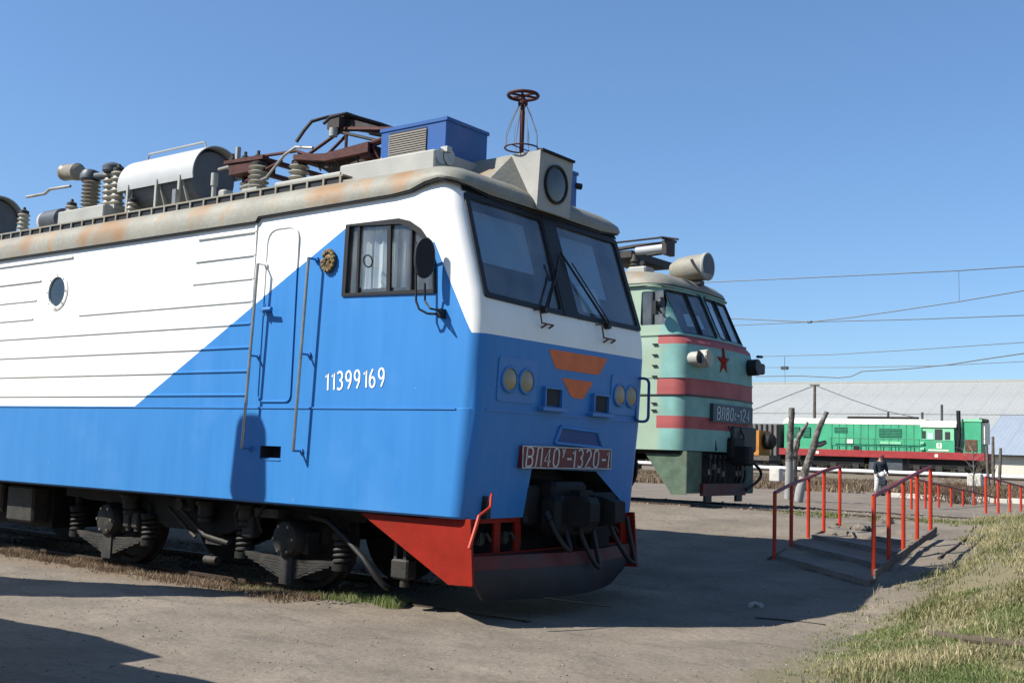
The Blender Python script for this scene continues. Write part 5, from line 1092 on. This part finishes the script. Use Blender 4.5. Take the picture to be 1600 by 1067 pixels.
# white kerb, in separate stones
YK = 31.5; k = thing('kerb', 'whitewashed kerb stones in a row behind the far handrails', 'kerb', (-5, YK, .42)); ok = Vector(k.location)
x = P(1385, 773, 1, YK).x
for i in range(15):
    q = MB(); q.box((x, YK, .36), (x+.58, YK+.16,   .42+.17+.02*math.sin(i*3)), bev=.015); q.build('kerb_stone', M['kerb'], k, off=ok); x += .6
# timber pole with stays, further poles
pl = P(1273, 601, 1, 100.0)
t = thing('utility_pole', 'dark timber pole behind the green shunter with wires falling away on both sides', 'pole', (pl.x, 100, .7)); ot = Vector(t.location)
q = MB(); q.tube([(pl.x, 100, .5), (pl.x, 100, pl.z)], [.20, .15], 8); q.build('pole', M['wood'], t, off=ot)
q = MB(); q.box((pl.x-.5, 99.9, pl.z-.1), (pl.x+.5, 100.1, pl.z+.03)); q.build('crossarm', M['wood'], t, off=ot, smooth=False)
GW = 'overhead wires beyond the second track'
def wire(pts, y, r, label, sag=True, grp=GW):
    w3 = [P(*p_, 1, y) for p_ in pts]; q = MB(); q.tube(w3, r, 5); o = q.build('overhead_wire', M['wire'], None); return tag(o, label, 'wire', grp)
wire([(1274, 602), (1240, 615), (1178, 640), (1110, 660)], 100, .04, 'wire sloping from the dark timber pole down to the left', grp=GW)
wire([(1274, 602), (1330, 624), (1380, 641), (1430, 652)], 100, .04, 'wire sloping from the dark timber pole down to the shunter cab', grp=GW)
wire([(1040, 444), (1128, 440), (1330, 431), (1498, 423), (1680, 411)], 34, .020, 'topmost overhead wire, high in the open sky')
wire([(1060, 496), (1150, 498), (1265, 503), (1330, 496), (1400, 486), (1500, 471), (1600, 454), (1700, 436)], 34, .020, 'overhead wire that bends upward to the right from a clamp')
wire([(1060, 510), (1155, 508), (1265, 503), (1430, 499), (1700, 489)], 34, .018, 'level overhead wire through the clamp, below the topmost wire')
wire([(1180, 557), (1300, 554), (1450, 545), (1700, 528)], 70, .026, 'faint far wire, third level above the warehouse roof')
wire([(1180, 574), (1330, 574), (1470, 571), (1700, 560)], 70, .022, 'faint far wire just under the third level one')
wire([(1180, 588), (1250, 587), (1310, 590), (1330, 588), (1347, 580), (1420, 576), (1480, 570), (1545, 560), (1600, 552), (1700, 540)], 70, .04, 'kinked dark wire low over the warehouse roof')
q = MB(); q.tube([P(1498, 423, 1, 34), P(1499, 471, 1, 34)], .008, 5); tag(q.build('dropper_wire', M['wire']), 'short vertical dropper hanging between two overhead wires on the right', 'wire')
q = MB(); c = P(1265, 503, 1, 34); q.lathe(c-Vector((.12, 0, 0)), (1, 0, 0), [(.02, 0), (.05, .05), (.05, .2), (.02, .26)], 8); tag(q.build('wire_clamp', M['wire']), 'small clamp where two overhead wires meet in the sky', 'clamp')
q = MB(); c = P(1226, 575, 1, 70); q.box(c-Vector((.25, .15, .12)), c+Vector((.25, .15, .12))); lm = tag(q.build('hanging_lamp', M['wire'], smooth=False), 'small dark lamp hanging from a far overhead wire', 'lamp')
q = MB(); q.tube([c+Vector((0, 0, .1)), P(1226, 557, 1, 70)], .02, 5); q.tube([c-Vector((0, 0, .1)), P(1227, 600, 1, 70)], .012, 5); q.build('lamp_cable', M['wire'], lm)
# ------------------------------------------------------------------ pruned trees, bush, sapling, person
def pruned(name, label, segs, white_to, grp):
    base = segs[0][0][0]; t = thing(name, label, 'tree', base, grp); off = Vector(t.location)
    for i, (pts, r0, r1) in enumerate(segs):
        n = len(pts); rs = [lerp(j/(n-1), r0, r1) for j in range(n)]; dense = []; dr_ = []
        for j in range(n-1):
            for k in range(5):
                f = k/5; p_ = pts[j].lerp(pts[j+1], f); dense.append(p_+Vector((noise.noise(p_*3), noise.noise(p_*3+Vector((9, 0, 0))), 0))*.025); dr_.append(lerp(f, rs[j], rs[j+1])*(1+.22*noise.noise(p_*5)))
        dense.append(pts[-1]); dr_.append(rs[-1])
        if i == 0:
            cut = max(2, sum(1 for p_ in dense if p_.z < base.z+white_to))
            q = MB(); q.tube(dense[:cut+1], dr_[:cut+1], 12); q.build('whitewashed_base', M['whitewash'], t, off=off)
            q = MB(); q.tube(dense[cut:], dr_[cut:], 12); q.build('trunk', M['bark'], t, off=off)
        else: q = MB(); q.tube(dense, dr_, 9); q.build('branch', M['bark'], t, off=off)
def T_(px, py, d):                                     # point at a given depth along the view
    dr2 = _f+(px-800)/FPX*_r2-(py-533.5)/FPX*_u2; return CAM+d*dr2
D1 = 33.0
pruned('pruned_tree', 'straight lopped tree trunk with whitewashed foot and a dark side branch', [([T_(1232, 779, D1), T_(1233, 720, D1), T_(1235, 680, D1), T_(1237, 637, D1)], .125, .085), ([T_(1239, 712, D1+.3), T_(1245, 690, D1+.3), T_(1252, 676, D1+.2), T_(1262, 659, D1+.2)], .13, .04), ([T_(1241, 780, D1+.3), T_(1241, 740, D1+.3), T_(1240, 708, D1+.3)], .09, .10)], .9, 'pruned trees by the steps')
pruned('pruned_tree', 'leaning lopped tree trunk with pale patchy bark right of the straight one', [([T_(1247, 783, D1-1), T_(1258, 735, D1-1), T_(1272, 695, D1-1), T_(1280, 668, D1-1), T_(1292, 643, D1-1)], .13, .065), ([T_(1272, 694, D1-1), T_(1282, 694, D1-1), T_(1291, 690, D1-1)], .11, .05)], .7, 'pruned trees by the steps')
def twiggy(name, label, cat, c, n, h, spread, r, m, seed, kind=None, dens=4):
    random.seed(seed); t = MB()
    for i in range(n):
        a = random.uniform(0, 6.283); q0 = c+Vector((random.gauss(0, spread*.3), random.gauss(0, spread*.2), 0)); L = h*random.uniform(.5, 1); d = Vector((math.cos(a)*random.uniform(.1, .7), math.sin(a)*random.uniform(.1, .6), 1)).normalized()
        pts = [q0]
        for k in range(4): d = (d+Vector((random.gauss(0, .22), random.gauss(0, .22), random.gauss(0, .1)))).normalized(); pts.append(pts[-1]+d*L/4)
        t.tube(pts, [r, r*.8, r*.6, r*.45, r*.25], 4)
        for k in range(dens):
            b0 = pts[random.randint(1, 4)]; dd = Vector((random.gauss(0, 1), random.gauss(0, 1), random.uniform(.2, 1))).normalized()*L*.25; t.tube([b0, b0+dd*.6, b0+dd+Vector((0, 0, -.03))], [r*.5, r*.35, r*.2], 3)
    return tag(t.build(name, M[m], None, fix=False), label, cat, kind=kind)
c = T_(1487, 772, 38); c.z = .43
twiggy('dry_bush', 'low reddish brown dry bush left of the bare sapling', 'bush', c, 110, .95, 1.9, .012, 'rust', 11, dens=6)
c = T_(1502, 772, 36); c.z = .43; twiggy('dry_bush', 'smaller dark brown bush beside the foot of the bare sapling', 'bush', c, 60, .7, 1.2, .012, 'branch', 12, dens=6)
c = T_(1519, 775, 35); c.z = .43
t = MB(); tp = T_(1520, 690, 35); t.tube([c, c.lerp(tp, .5)+Vector((.04, 0, 0)), tp], [.035, .025, .01], 6); random.seed(4)
for k in range(16):
    f = random.uniform(.3, 1); b0 = c.lerp(tp, f); dd = Vector((random.choice((-1, 1))*random.uniform(.2, .6), random.gauss(0, .2), random.uniform(.2, .5))); t.tube([b0, b0+dd*.5+Vector((0, 0, .05)), b0+dd], [.012, .008, .004], 4)
tag(t.build('bare_sapling', M['bark'], None, fix=False), 'thin bare sapling in front of the right end of the green shunter', 'tree')
c = T_(1552, 742, 60); t = MB()
for dx in (-.25, 0, .3): t.tube([Vector((c.x+dx, c.y, .6)), Vector((c.x+dx*1.3, c.y, .6+2.7-abs(dx)*2))], [.10, .07], 7)
tag(t.build('lopped_stems', M['wood']), 'cluster of grey lopped stems right of the green shunter', 'tree')
c = T_(1213, 741, 45); q = MB(); q.box(c-Vector((.22, .2, .28)), c+Vector((.22, .2, .25)), bev=.03); tag(q.build('white_block', M['kerb']), 'small whitewashed concrete block on the ground left of the lopped trees', 'block')
c = T_(1527, 748, 45); q = MB(); q.box(c-Vector((.35, .2, .3)), c+Vector((.2, .2, .2)), bev=.03); tag(q.build('white_block', M['kerb']), 'whitewashed concrete block behind the bare sapling, by the right handrail', 'block')
def skin_part(name, verts, edges, rad, m, parent, off, lvl=2):
    me = bpy.data.meshes.new(name); me.from_pydata([Vector(v)-off for v in verts], edges, []); o = bpy.data.objects.new(name, me); C.objects.link(o)
    md = o.modifiers.new('s', 'SKIN')
    for i, r in enumerate(rad): me.skin_vertices[0].data[i].radius = (r, r) if not isinstance(r, tuple) else r
    me.skin_vertices[0].data[0].use_root = True
    ss = o.modifiers.new('u', 'SUBSURF'); ss.levels = lvl; ss.render_levels = lvl
    dg = bpy.context.evaluated_depsgraph_get(); m2 = bpy.data.meshes.new_from_object(o.evaluated_get(dg)); o.modifiers.clear(); o.data = m2; bpy.data.meshes.remove(me)
    m2.materials.clear(); m2.materials.append(M[m]); m2.polygons.foreach_set('use_smooth', [True]*len(m2.polygons)); o.parent = parent; return o
DP = 42.5; ft = T_(1375, 770, DP); ft.z = ground_z(ft.x, ft.y, False); H = 1.56
pe = thing('person', 'person in dark jacket and pale patterned trousers walking with a dark bag beyond the steps', 'person', ft); rt_ = Vector((_r.x, _r.y, 0)); fw = -Vector((_f.x, _f.y, 0)).normalized()
def hp(a, b_, z): return ft+rt_*a*H+fw*b_*H+Vector((0, 0, z*H))
V = [hp(0, 0, .53), hp(0, 0, .62), hp(0, .02, .74), hp(0, .03, .82), hp(0, .04, .87), hp(0, .06, .93), hp(.01, .07, .97),
     hp(-.11, .02, .80), hp(-.15, .04, .64), hp(-.12, .10, .52), hp(-.115, .12, .47), hp(.11, .02, .80), hp(.15, .03, .64), hp(.15, .10, .52), hp(.145, .12, .47),
     hp(-.06, 0, .50), hp(-.085, .05, .28), hp(-.10, .02, .05), hp(-.10, .09, .02), hp(.06, 0, .50), hp(.075, .02, .28), hp(.08, -.05, .05), hp(.08, .02, .02)]
Ed = [(0, 1), (1, 2), (2, 3), (3, 4), (4, 5), (5, 6), (3, 7), (7, 8), (8, 9), (9, 10), (3, 11), (11, 12), (12, 13), (13, 14), (0, 15), (15, 16), (16, 17), (17, 18), (0, 19), (19, 20), (20, 21), (21, 22)]
k = H
rd = [.075*k, .07*k, .075*k, .06*k, .032*k, .055*k, .045*k, .035*k, .026*k, .02*k, .022*k, .035*k, .026*k, .02*k, .022*k, .06*k, .042*k, .028*k, .02*k, .06*k, .042*k, .028*k, .02*k]
skin_part('body', V, Ed, rd, 'skin', pe, ft)
JV = V[0:4]+V[7:10]+V[11:14]+[hp(0, .035, .855)]; JE = [(0, 1), (1, 2), (2, 3), (3, 4), (4, 5), (5, 6), (3, 7), (7, 8), (8, 9), (3, 10)]
skin_part('jacket', JV, JE, [.10*k, .098*k, .10*k, .078*k, .055*k, .045*k, .036*k, .055*k, .045*k, .036*k, .05*k], 'jacket', pe, ft)
TV = [hp(0, 0, .52), V[15], V[16], hp(-.10, .02, .08), V[19], V[20], hp(.08, -.045, .08)]
skin_part('trousers', TV, [(0, 1), (1, 2), (2, 3), (0, 4), (4, 5), (5, 6)], [.10*k, .085*k, .068*k, .06*k, .085*k, .068*k, .06*k], 'trouser', pe, ft)
for a, b_ in ((-.10, .05), (.08, -.02)): q = MB(); cc = hp(a, b_, 0); q.box(cc-Vector((.05, .11, -.0)), cc+Vector((.05, .11, .09)), bev=.02); q.build('shoe', M['shoe'], pe, off=ft)
q = MB(); cc = hp(.01, .065, .955); q.lathe(cc, (0, 0, 1), [(.062*k, -.02*k), (.064*k, .01*k), (.05*k, .035*k), (.02*k, .048*k)], 14); q.build('hat', M['maroon'], pe, off=ft)
for a in (-.012, .028): q = MB(); q.lathe(hp(a+.0, .118, .925), fw, [(.006, 0), (.004, .006)], 6); q.build('eye', M['black'], pe, off=ft)
q = MB(); cc = hp(.02, .14, .34); q.box(cc-Vector((.15, .07, .13)), cc+Vector((.15, .07, .10)), bev=.03); q.tube([cc+Vector((-.13, 0, .08)), hp(-.115, .12, .47), cc+Vector((.0, 0, .1))], .012, 5); tag(q.build('handbag', M['jacket'], None), 'dark bag held in front of the person beyond the steps', 'bag')
q = MB(); q.lathe(hp(.02, .10, .52), Vector((.3, 0, 1)), [(.02, -.09), (.085, -.05), (.10, .02), (.06, .09), (.02, .11)], 12); tag(q.build('white_bundle', M['bagwhite'], None), 'white cloth bundle held against the waist of the person in the dark jacket', 'bundle')
# ------------------------------------------------------------------ stones, branches, rail groove line
def rock(px, py, s_, seed, label, cat='stone', grp='loose stones at the top of the steps'):
    p_ = None; y = 8.0
    for _ in range(12): p_ = P(px, py, 1, y); y -= (p_.z-ground_z(p_.x, p_.y, False))*-6.0 if False else 0; break
    # march the sight line onto the ground
    d = (P(px, py, 1, 9)-CAM).normalized(); t_ = 5.0
    while t_ < 60 and (CAM+d*t_).z > ground_z((CAM+d*t_).x, (CAM+d*t_).y, False): t_ += .05
    p_ = CAM+d*t_; random.seed(seed); q = MB(); bm = bmesh.new(); bmesh.ops.create_icosphere(bm, subdivisions=2, radius=s_)
    for v in bm.verts: v.co = Vector((v.co.x*1.3, v.co.y, v.co.z*.8))*(1+.35*noise.noise(v.co/s_*1.1+Vector((seed, 0, 0))))
    me = bpy.data.meshes.new('stone'); bm.to_mesh(me); bm.free(); me.materials.append(M['stone']); o = bpy.data.objects.new('stone', me); C.objects.link(o); o.location = p_+Vector((0, 0, s_*.35)); return tag(o, label, cat, grp)
rock(1303, 826, .06, 1, 'small stone nearest the fourth post of the left handrail')
rock(1342, 829, .10, 2, 'largest loose stone on the path at the top of the steps')
rock(1331, 838, .05, 3, 'small dark stone just left of the largest loose stone')
rock(1301, 836, .045, 4, 'small stone in the shadow edge at the top left of the steps')
rock(1384, 817, .09, 5, 'flat dark stone beside the right handrail at the top of the steps')
rock(1183, 948, .07, 6, 'lone stone at the tip of the nose shadow on the dirt', grp=None) if False else None
def seat(px, py):
    d = (P(px, py, 1, 9)-CAM).normalized(); t_ = 2.0
    while t_ < 60 and (CAM+d*t_).z > ground_z((CAM+d*t_).x, (CAM+d*t_).y, False): t_ += .03
    return CAM+d*t_
def onground(pts, r, name, label, cat, m, lift=.02, n=6):
    ps = [seat(*p_)+Vector((0, 0, lift)) for p_ in pts]; q = MB(); q.tube(ps, r, n); return tag(q.build(name, M[m]), label, cat)
onground([(1466, 874), (1490, 858), (1510, 843), (1520, 828), (1531, 810)], .014, 'bent_cable', 'dark curved cable lying on the edge of the grass bank', 'cable', 'branch', .02)
onground([(1455, 993), (1500, 1000), (1550, 1006), (1640, 1016)], .032, 'old_pipe', 'rusty brown pipe half buried in the grass, lower right', 'pipe', 'branch', .02, 10)
onground([(1180, 966), (1230, 970), (1290, 977)], .006, 'rail_groove_line', 'thin dark line on the dirt path standing in for a rail groove', 'rod', 'dark', .01)  # dark rod standing in for the groove of the buried rail
onground([(1172, 949), (1180, 946), (1190, 949)], .03, 'flat_chunk', 'pale flat chunk of concrete at the tip of the shadow on the path', 'stone', 'concrete', .02)
# ------------------------------------------------------------------ off to the left of the camera: unseen shapes added to cast the foreground shadows
t = thing('shadow_caster_wall', 'unseen tall wall added left of the camera to cast a ground shadow', 'wall', (-5.6, -4.75, 0)); ot = Vector(t.location)
SX, SYy = .66, .80
tipx, tipy = -2.75, -1.25; hW = 4.4; wx, wy = tipx-hW*SX, tipy-hW*SYy; u_ = Vector((-.88, -.47, 0))  # added wall, its top corner placed for the wedge of ground shadow
for i in range(4):
    a = Vector((wx, wy, 0))+u_*(i*2.02); c = a+u_*2.0; nn = Vector((u_.y, -u_.x, 0))*.15
    q = MB(); q.prism([a-nn, c-nn, c+nn, a+nn], (0, 0, hW-.004*i)); q.build('caster_panel', M['concrete'], t, off=ot, smooth=False)
t = thing('shadow_caster_hut', 'unseen plain hut added left of the camera to cast the lower foreground shadow', 'hut', (-3.6, -8, 0)); ot = Vector(t.location)
for (xa, xb_, ya, yb, hz) in ((-6.2, -.74, -4.30, -6.6, 2.8), (-.80, 2.4, -4.62, -6.6, 2.5)):  # added hut, its roof edges shaped for the lower foreground shadow
    x0, x1, y1, y0 = xa-hz*SX, xb_-hz*SX, ya-hz*SYy, yb-hz*SYy
    q = MB(); q.box((x0+.15, y0+.15, -.1), (x1-.12, y1-.12, hz-.1)); q.build('wall', M['whwall'], t, off=ot, smooth=False)
    q = MB(); q.prism([(x0, y0, hz-.1), (x1, y0, hz-.1), (x1, y1-.1, hz-.1), (lerp(.8, x0, x1), y1+.05, hz-.1), (x0, y1-.15, hz-.1)], (0, 0, .1)); q.build('roof', M['lightgrey'], t, off=ot, smooth=False)
sx0 = -3.24-(4.55)*SX*.0; dzz = 3.7; bx, by = -3.20-dzz*SX, -1.58-dzz*SYy  # added mast, placed so its board throws the blob on the locomotive side
t = thing('shadow_caster_mast', 'unseen mast with a board added left of the camera to shadow the blue locomotive', 'signal', (bx, by, 0)); ot = Vector(t.location)
q = MB(); q.tube([(bx, by, -.1), (bx, by, 4.9)], .06, 10); q.build('mast', M['gunmetal'], t, off=ot)
q = MB(); q.prism(rounded([Vector((bx-.30, by, 4.62)), Vector((bx+.30, by, 4.62)), Vector((bx+.22, by, 5.58)), Vector((bx-.22, by, 5.58))], .17, 5), (0, .06, 0)); q.build('caster_board', M['black'], t, off=ot, smooth=False)
for z in (4.85, 5.1, 5.35): q = MB(); q.lathe((bx, by-.02, z), (0, -1, 0), [(.09, 0), (.09, .16), (.08, .16), (.08, .02)], 14, caps=False); q.build('caster_lens', M['inner'], t, off=ot)
# ------------------------------------------------------------------ grass, weeds, pebbles
def grass_mat(name, c0, c1, c2):
    m = bpy.data.materials.new(name); m.use_nodes = True; n = m.node_tree.nodes; l = m.node_tree.links; b = n['Principled BSDF']; b.inputs['Roughness'].default_value = .7
    g_ = n.new('ShaderNodeNewGeometry'); tc = n.new('ShaderNodeTexCoord'); nz = n.new('ShaderNodeTexNoise'); nz.inputs['Scale'].default_value = .9; nz.inputs['Detail'].default_value = 4; l.new(tc.outputs['Object'], nz.inputs['Vector'])
    ad = n.new('ShaderNodeMath'); ad.operation = 'MULTIPLY_ADD'; l.new(g_.outputs['Random Per Island'], ad.inputs[0]); ad.inputs[1].default_value = .45; l.new(nz.outputs[0], ad.inputs[2])
    cr = n.new('ShaderNodeValToRGB'); l.new(ad.outputs[0], cr.inputs[0]); e = cr.color_ramp.elements; e[0].position = .45; e[0].color = (*c0, 1); e[1].position = 1.0; e[1].color = (*c2, 1); k = e.new(.72); k.color = (*c1, 1)
    l.new(cr.outputs[0], b.inputs['Base Color'])
    tr = n.new('ShaderNodeBsdfTranslucent'); l.new(cr.outputs[0], tr.inputs[0]); mx = n.new('ShaderNodeMixShader'); mx.inputs[0].default_value = .3; l.new(b.outputs[0], mx.inputs[1]); l.new(tr.outputs[0], mx.inputs[2]); l.new(mx.outputs[0], n['Material Output'].inputs[0]); return m
MG = grass_mat('bank_grass', (.09, .115, .035), (.25, .235, .10), (.52, .44, .26)); MGg = grass_mat('green_grass', (.07, .12, .03), (.16, .21, .06), (.36, .33, .16)); MGb = grass_mat('brown_weeds', (.07, .055, .03), (.17, .11, .07), (.34, .26, .16))
def blades(name, region, n, h, wd, m, seed, dens=None, kind='stuff', lean=.5, clump=.0):
    random.seed(seed); vs, fs = [], []; x0, x1, y0, y1 = region; k = 0; tries = 0
    while k < n and tries < n*6:
        tries += 1
        x = random.uniform(x0, x1); y = random.uniform(y0, y1)
        dv = dens(x, y) if dens else 1
        if random.random() > dv: continue
        z = ground_z(x, y)-.01
        for _ in range(3):
            xx = x+random.gauss(0, .018); yy = y+random.gauss(0, .018)
            L = h*random.uniform(.45, 1.15)*(.6+.4*dv); a = random.uniform(0, 6.283); b_ = random.uniform(0, 6.283); le = random.uniform(.1, 1)*lean*L; w_ = wd*random.uniform(.6, 1.3)
            dx, dy = math.cos(a)*w_, math.sin(a)*w_; lx, ly = math.cos(b_)*le, math.sin(b_)*le; o = len(vs)
            vs += [(xx-dx, yy-dy, z), (xx+dx, yy+dy, z), (xx+lx*.4+dx*.7, yy+ly*.4+dy*.7, z+L*.6), (xx+lx*.4-dx*.7, yy+ly*.4-dy*.7, z+L*.6), (xx+lx, yy+ly, z+L)]
            fs += [(o, o+1, o+2, o+3), (o+3, o+2, o+4)]
        k += 1
    me = bpy.data.meshes.new(name); me.from_pydata(vs, [], fs); me.materials.append(m); o = bpy.data.objects.new(name, me); C.objects.link(o); return tag(o, kind=kind)
def bank_e(y): return interp(BANK, y)
def bank_d(x, y):
    e = bank_e(y)+.22*noise.noise(Vector((y*1.1, 0, 2)))+.12*noise.noise(Vector((y*3.3, 5, 2)))
    if y < .8: e += .8*sstep(-3.5, .8, y)*0+.35
    d = sstep(e-.15, e+.45, x)
    hole = .5+.5*noise.noise(Vector((x*1.3, y*1.3, 7)))
    bare = 1
    if .75 < y < 1.25 and x < 5.6: bare = .35
    if 1.8 < y < 3.4 and 2.6 < x < 4.2: bare = .5
    big = .5+.5*noise.noise(Vector((x*.55, y*.8, 17)))
    return d*(.18+.95*sstep(.36, .6, hole))*(.35+.65*sstep(.36, .5, big))*bare*sstep(13, 10, y)
g1 = blades('bank_grass', (1.3, 9.5, -3.5, 12.5), 95000, .095, .0052, MG, 21, bank_d, lean=.8); tag(g1, 'dry yellow-green grass growing over the bank on the right', 'grass')
g2 = blades('green_grass', (1.6, 6.5, -5.5, 1.8), 42000, .055, .004, MGg, 22, lambda x, y: (.15+.85*sstep(.36, .62, .5+.5*noise.noise(Vector((x*1.6, y*1.6, 1)))))*sstep(2.5, 3.6, x+.25*y), lean=.9); tag(g2, 'short patchy green grass in the lower right foreground', 'grass')
g3 = blades('trackside_grass', (-3.9, -1.3, -1.15, -.72), 750, .10, .004, MGg, 23, lambda x, y: sstep(.35, .62, .5+.5*noise.noise(Vector((x*2.2, y*3, 4))))*sstep(-1.8, -1.35, y), lean=.5); tag(g3, 'green grass tufts along the near rail under the blue locomotive', 'grass')
g4 = blades('trackside_weeds', (-13, -2.4, -1.9, -.72), 8000, .10, .0045, MGb, 24, lambda x, y: sstep(-1.85+.045*(x+2)*0+.25*noise.noise(Vector((x, 0, 0))), -1.2, y)*(.35+.65*sstep(.4, .6, .5+.5*noise.noise(Vector((x*1.7, y*2, 9))))), lean=.9); tag(g4, 'brown dry weeds on the ballast beside the blue locomotive', 'weeds')
g6 = blades('far_weeds', (-45, 12, 34, 60), 30000, .28, .02, MGb, 26, lambda x, y: sstep(.35, .6, .5+.5*noise.noise(Vector((x*.25, y*.5, 9)))), lean=.6); tag(g6, 'brown weeds and rubble between the far tracks', 'weeds')
g8 = blades('scrub', (-75, P(1545, 735, 1, 92).x, 90, 94), 7500, 1.55, .07, grass_mat('dark_scrub', (.03, .032, .02), (.07, .06, .04), (.12, .10, .07)), 28, lean=.5); tag(g8, 'dark scrub and clutter behind the green shunter', 'scrub')
g5 = blades('step_weeds', (-1.5, 2.9, 8.0, 9.1), 500, .10, .005, MGg, 25, lambda x, y: sstep(.5, .7, .5+.5*noise.noise(Vector((x*2.2, y*3, 4)))), lean=.6); tag(g5, 'small green weeds at the top of the steps', 'weeds')
g7 = blades('dry_stalks', (1.4, 8.5, -4.5, 12), 1300, .26, .0035, grass_mat('dry_stalks', (.20, .17, .08), (.40, .34, .18), (.55, .48, .30)), 27, lambda x, y: bank_d(x, y)*.8, lean=.45); tag(g7, 'taller dead stalks standing in the bank grass', 'grass')
def pebbles(name, region, n, s0, s1, seed, label, m='stone'):
    random.seed(seed); vs, fs = [], []; ph = [(1, 0, 0), (-1, 0, 0), (0, 1, 0), (0, -1, 0), (0, 0, 1), (0, 0, -1)]; pf_ = [(0, 2, 4), (2, 1, 4), (1, 3, 4), (3, 0, 4), (2, 0, 5), (1, 2, 5), (3, 1, 5), (0, 3, 5)]
    for _ in range(n):
        x = random.uniform(region[0], region[1]); y = random.uniform(region[2], region[3]); s_ = random.uniform(s0, s1)*random.random()**1.2+s0; z = ground_z(x, y)+s_*.2; a = random.uniform(0, 3.14); o = len(vs)
        for px_, py_, pz_ in ph:
            r_ = random.uniform(.7, 1.2); vs.append((x+s_*r_*(px_*math.cos(a)-py_*math.sin(a)), y+s_*r_*(px_*math.sin(a)+py_*math.cos(a)), z+s_*.6*r_*pz_))
        fs += [tuple(i+o for i in f) for f in pf_]
    me = bpy.data.meshes.new(name); me.from_pydata(vs, [], fs); me.materials.append(M[m]); o = bpy.data.objects.new(name, me); C.objects.link(o); return tag(o, label, 'pebbles', kind='stuff')
M['pebble'] = mat('pale_pebble', (.20, .175, .14), .95, var=.4, scale=9)
pebbles('path_pebbles', (-7, 3.2, -6, 8), 9000, .004, .013, 31, 'small pebbles scattered over the trodden dirt', 'pebble')
pebbles('ballast_stones', (-13, -1.9, -1.5, 1.4), 7000, .010, .028, 32, 'ballast stones around the first track', 'stone')
pebbles('far_ballast', (-20, 8, 8.9, 11.2), 5000, .012, .03, 33, 'ballast stones around the second track', 'pebble')
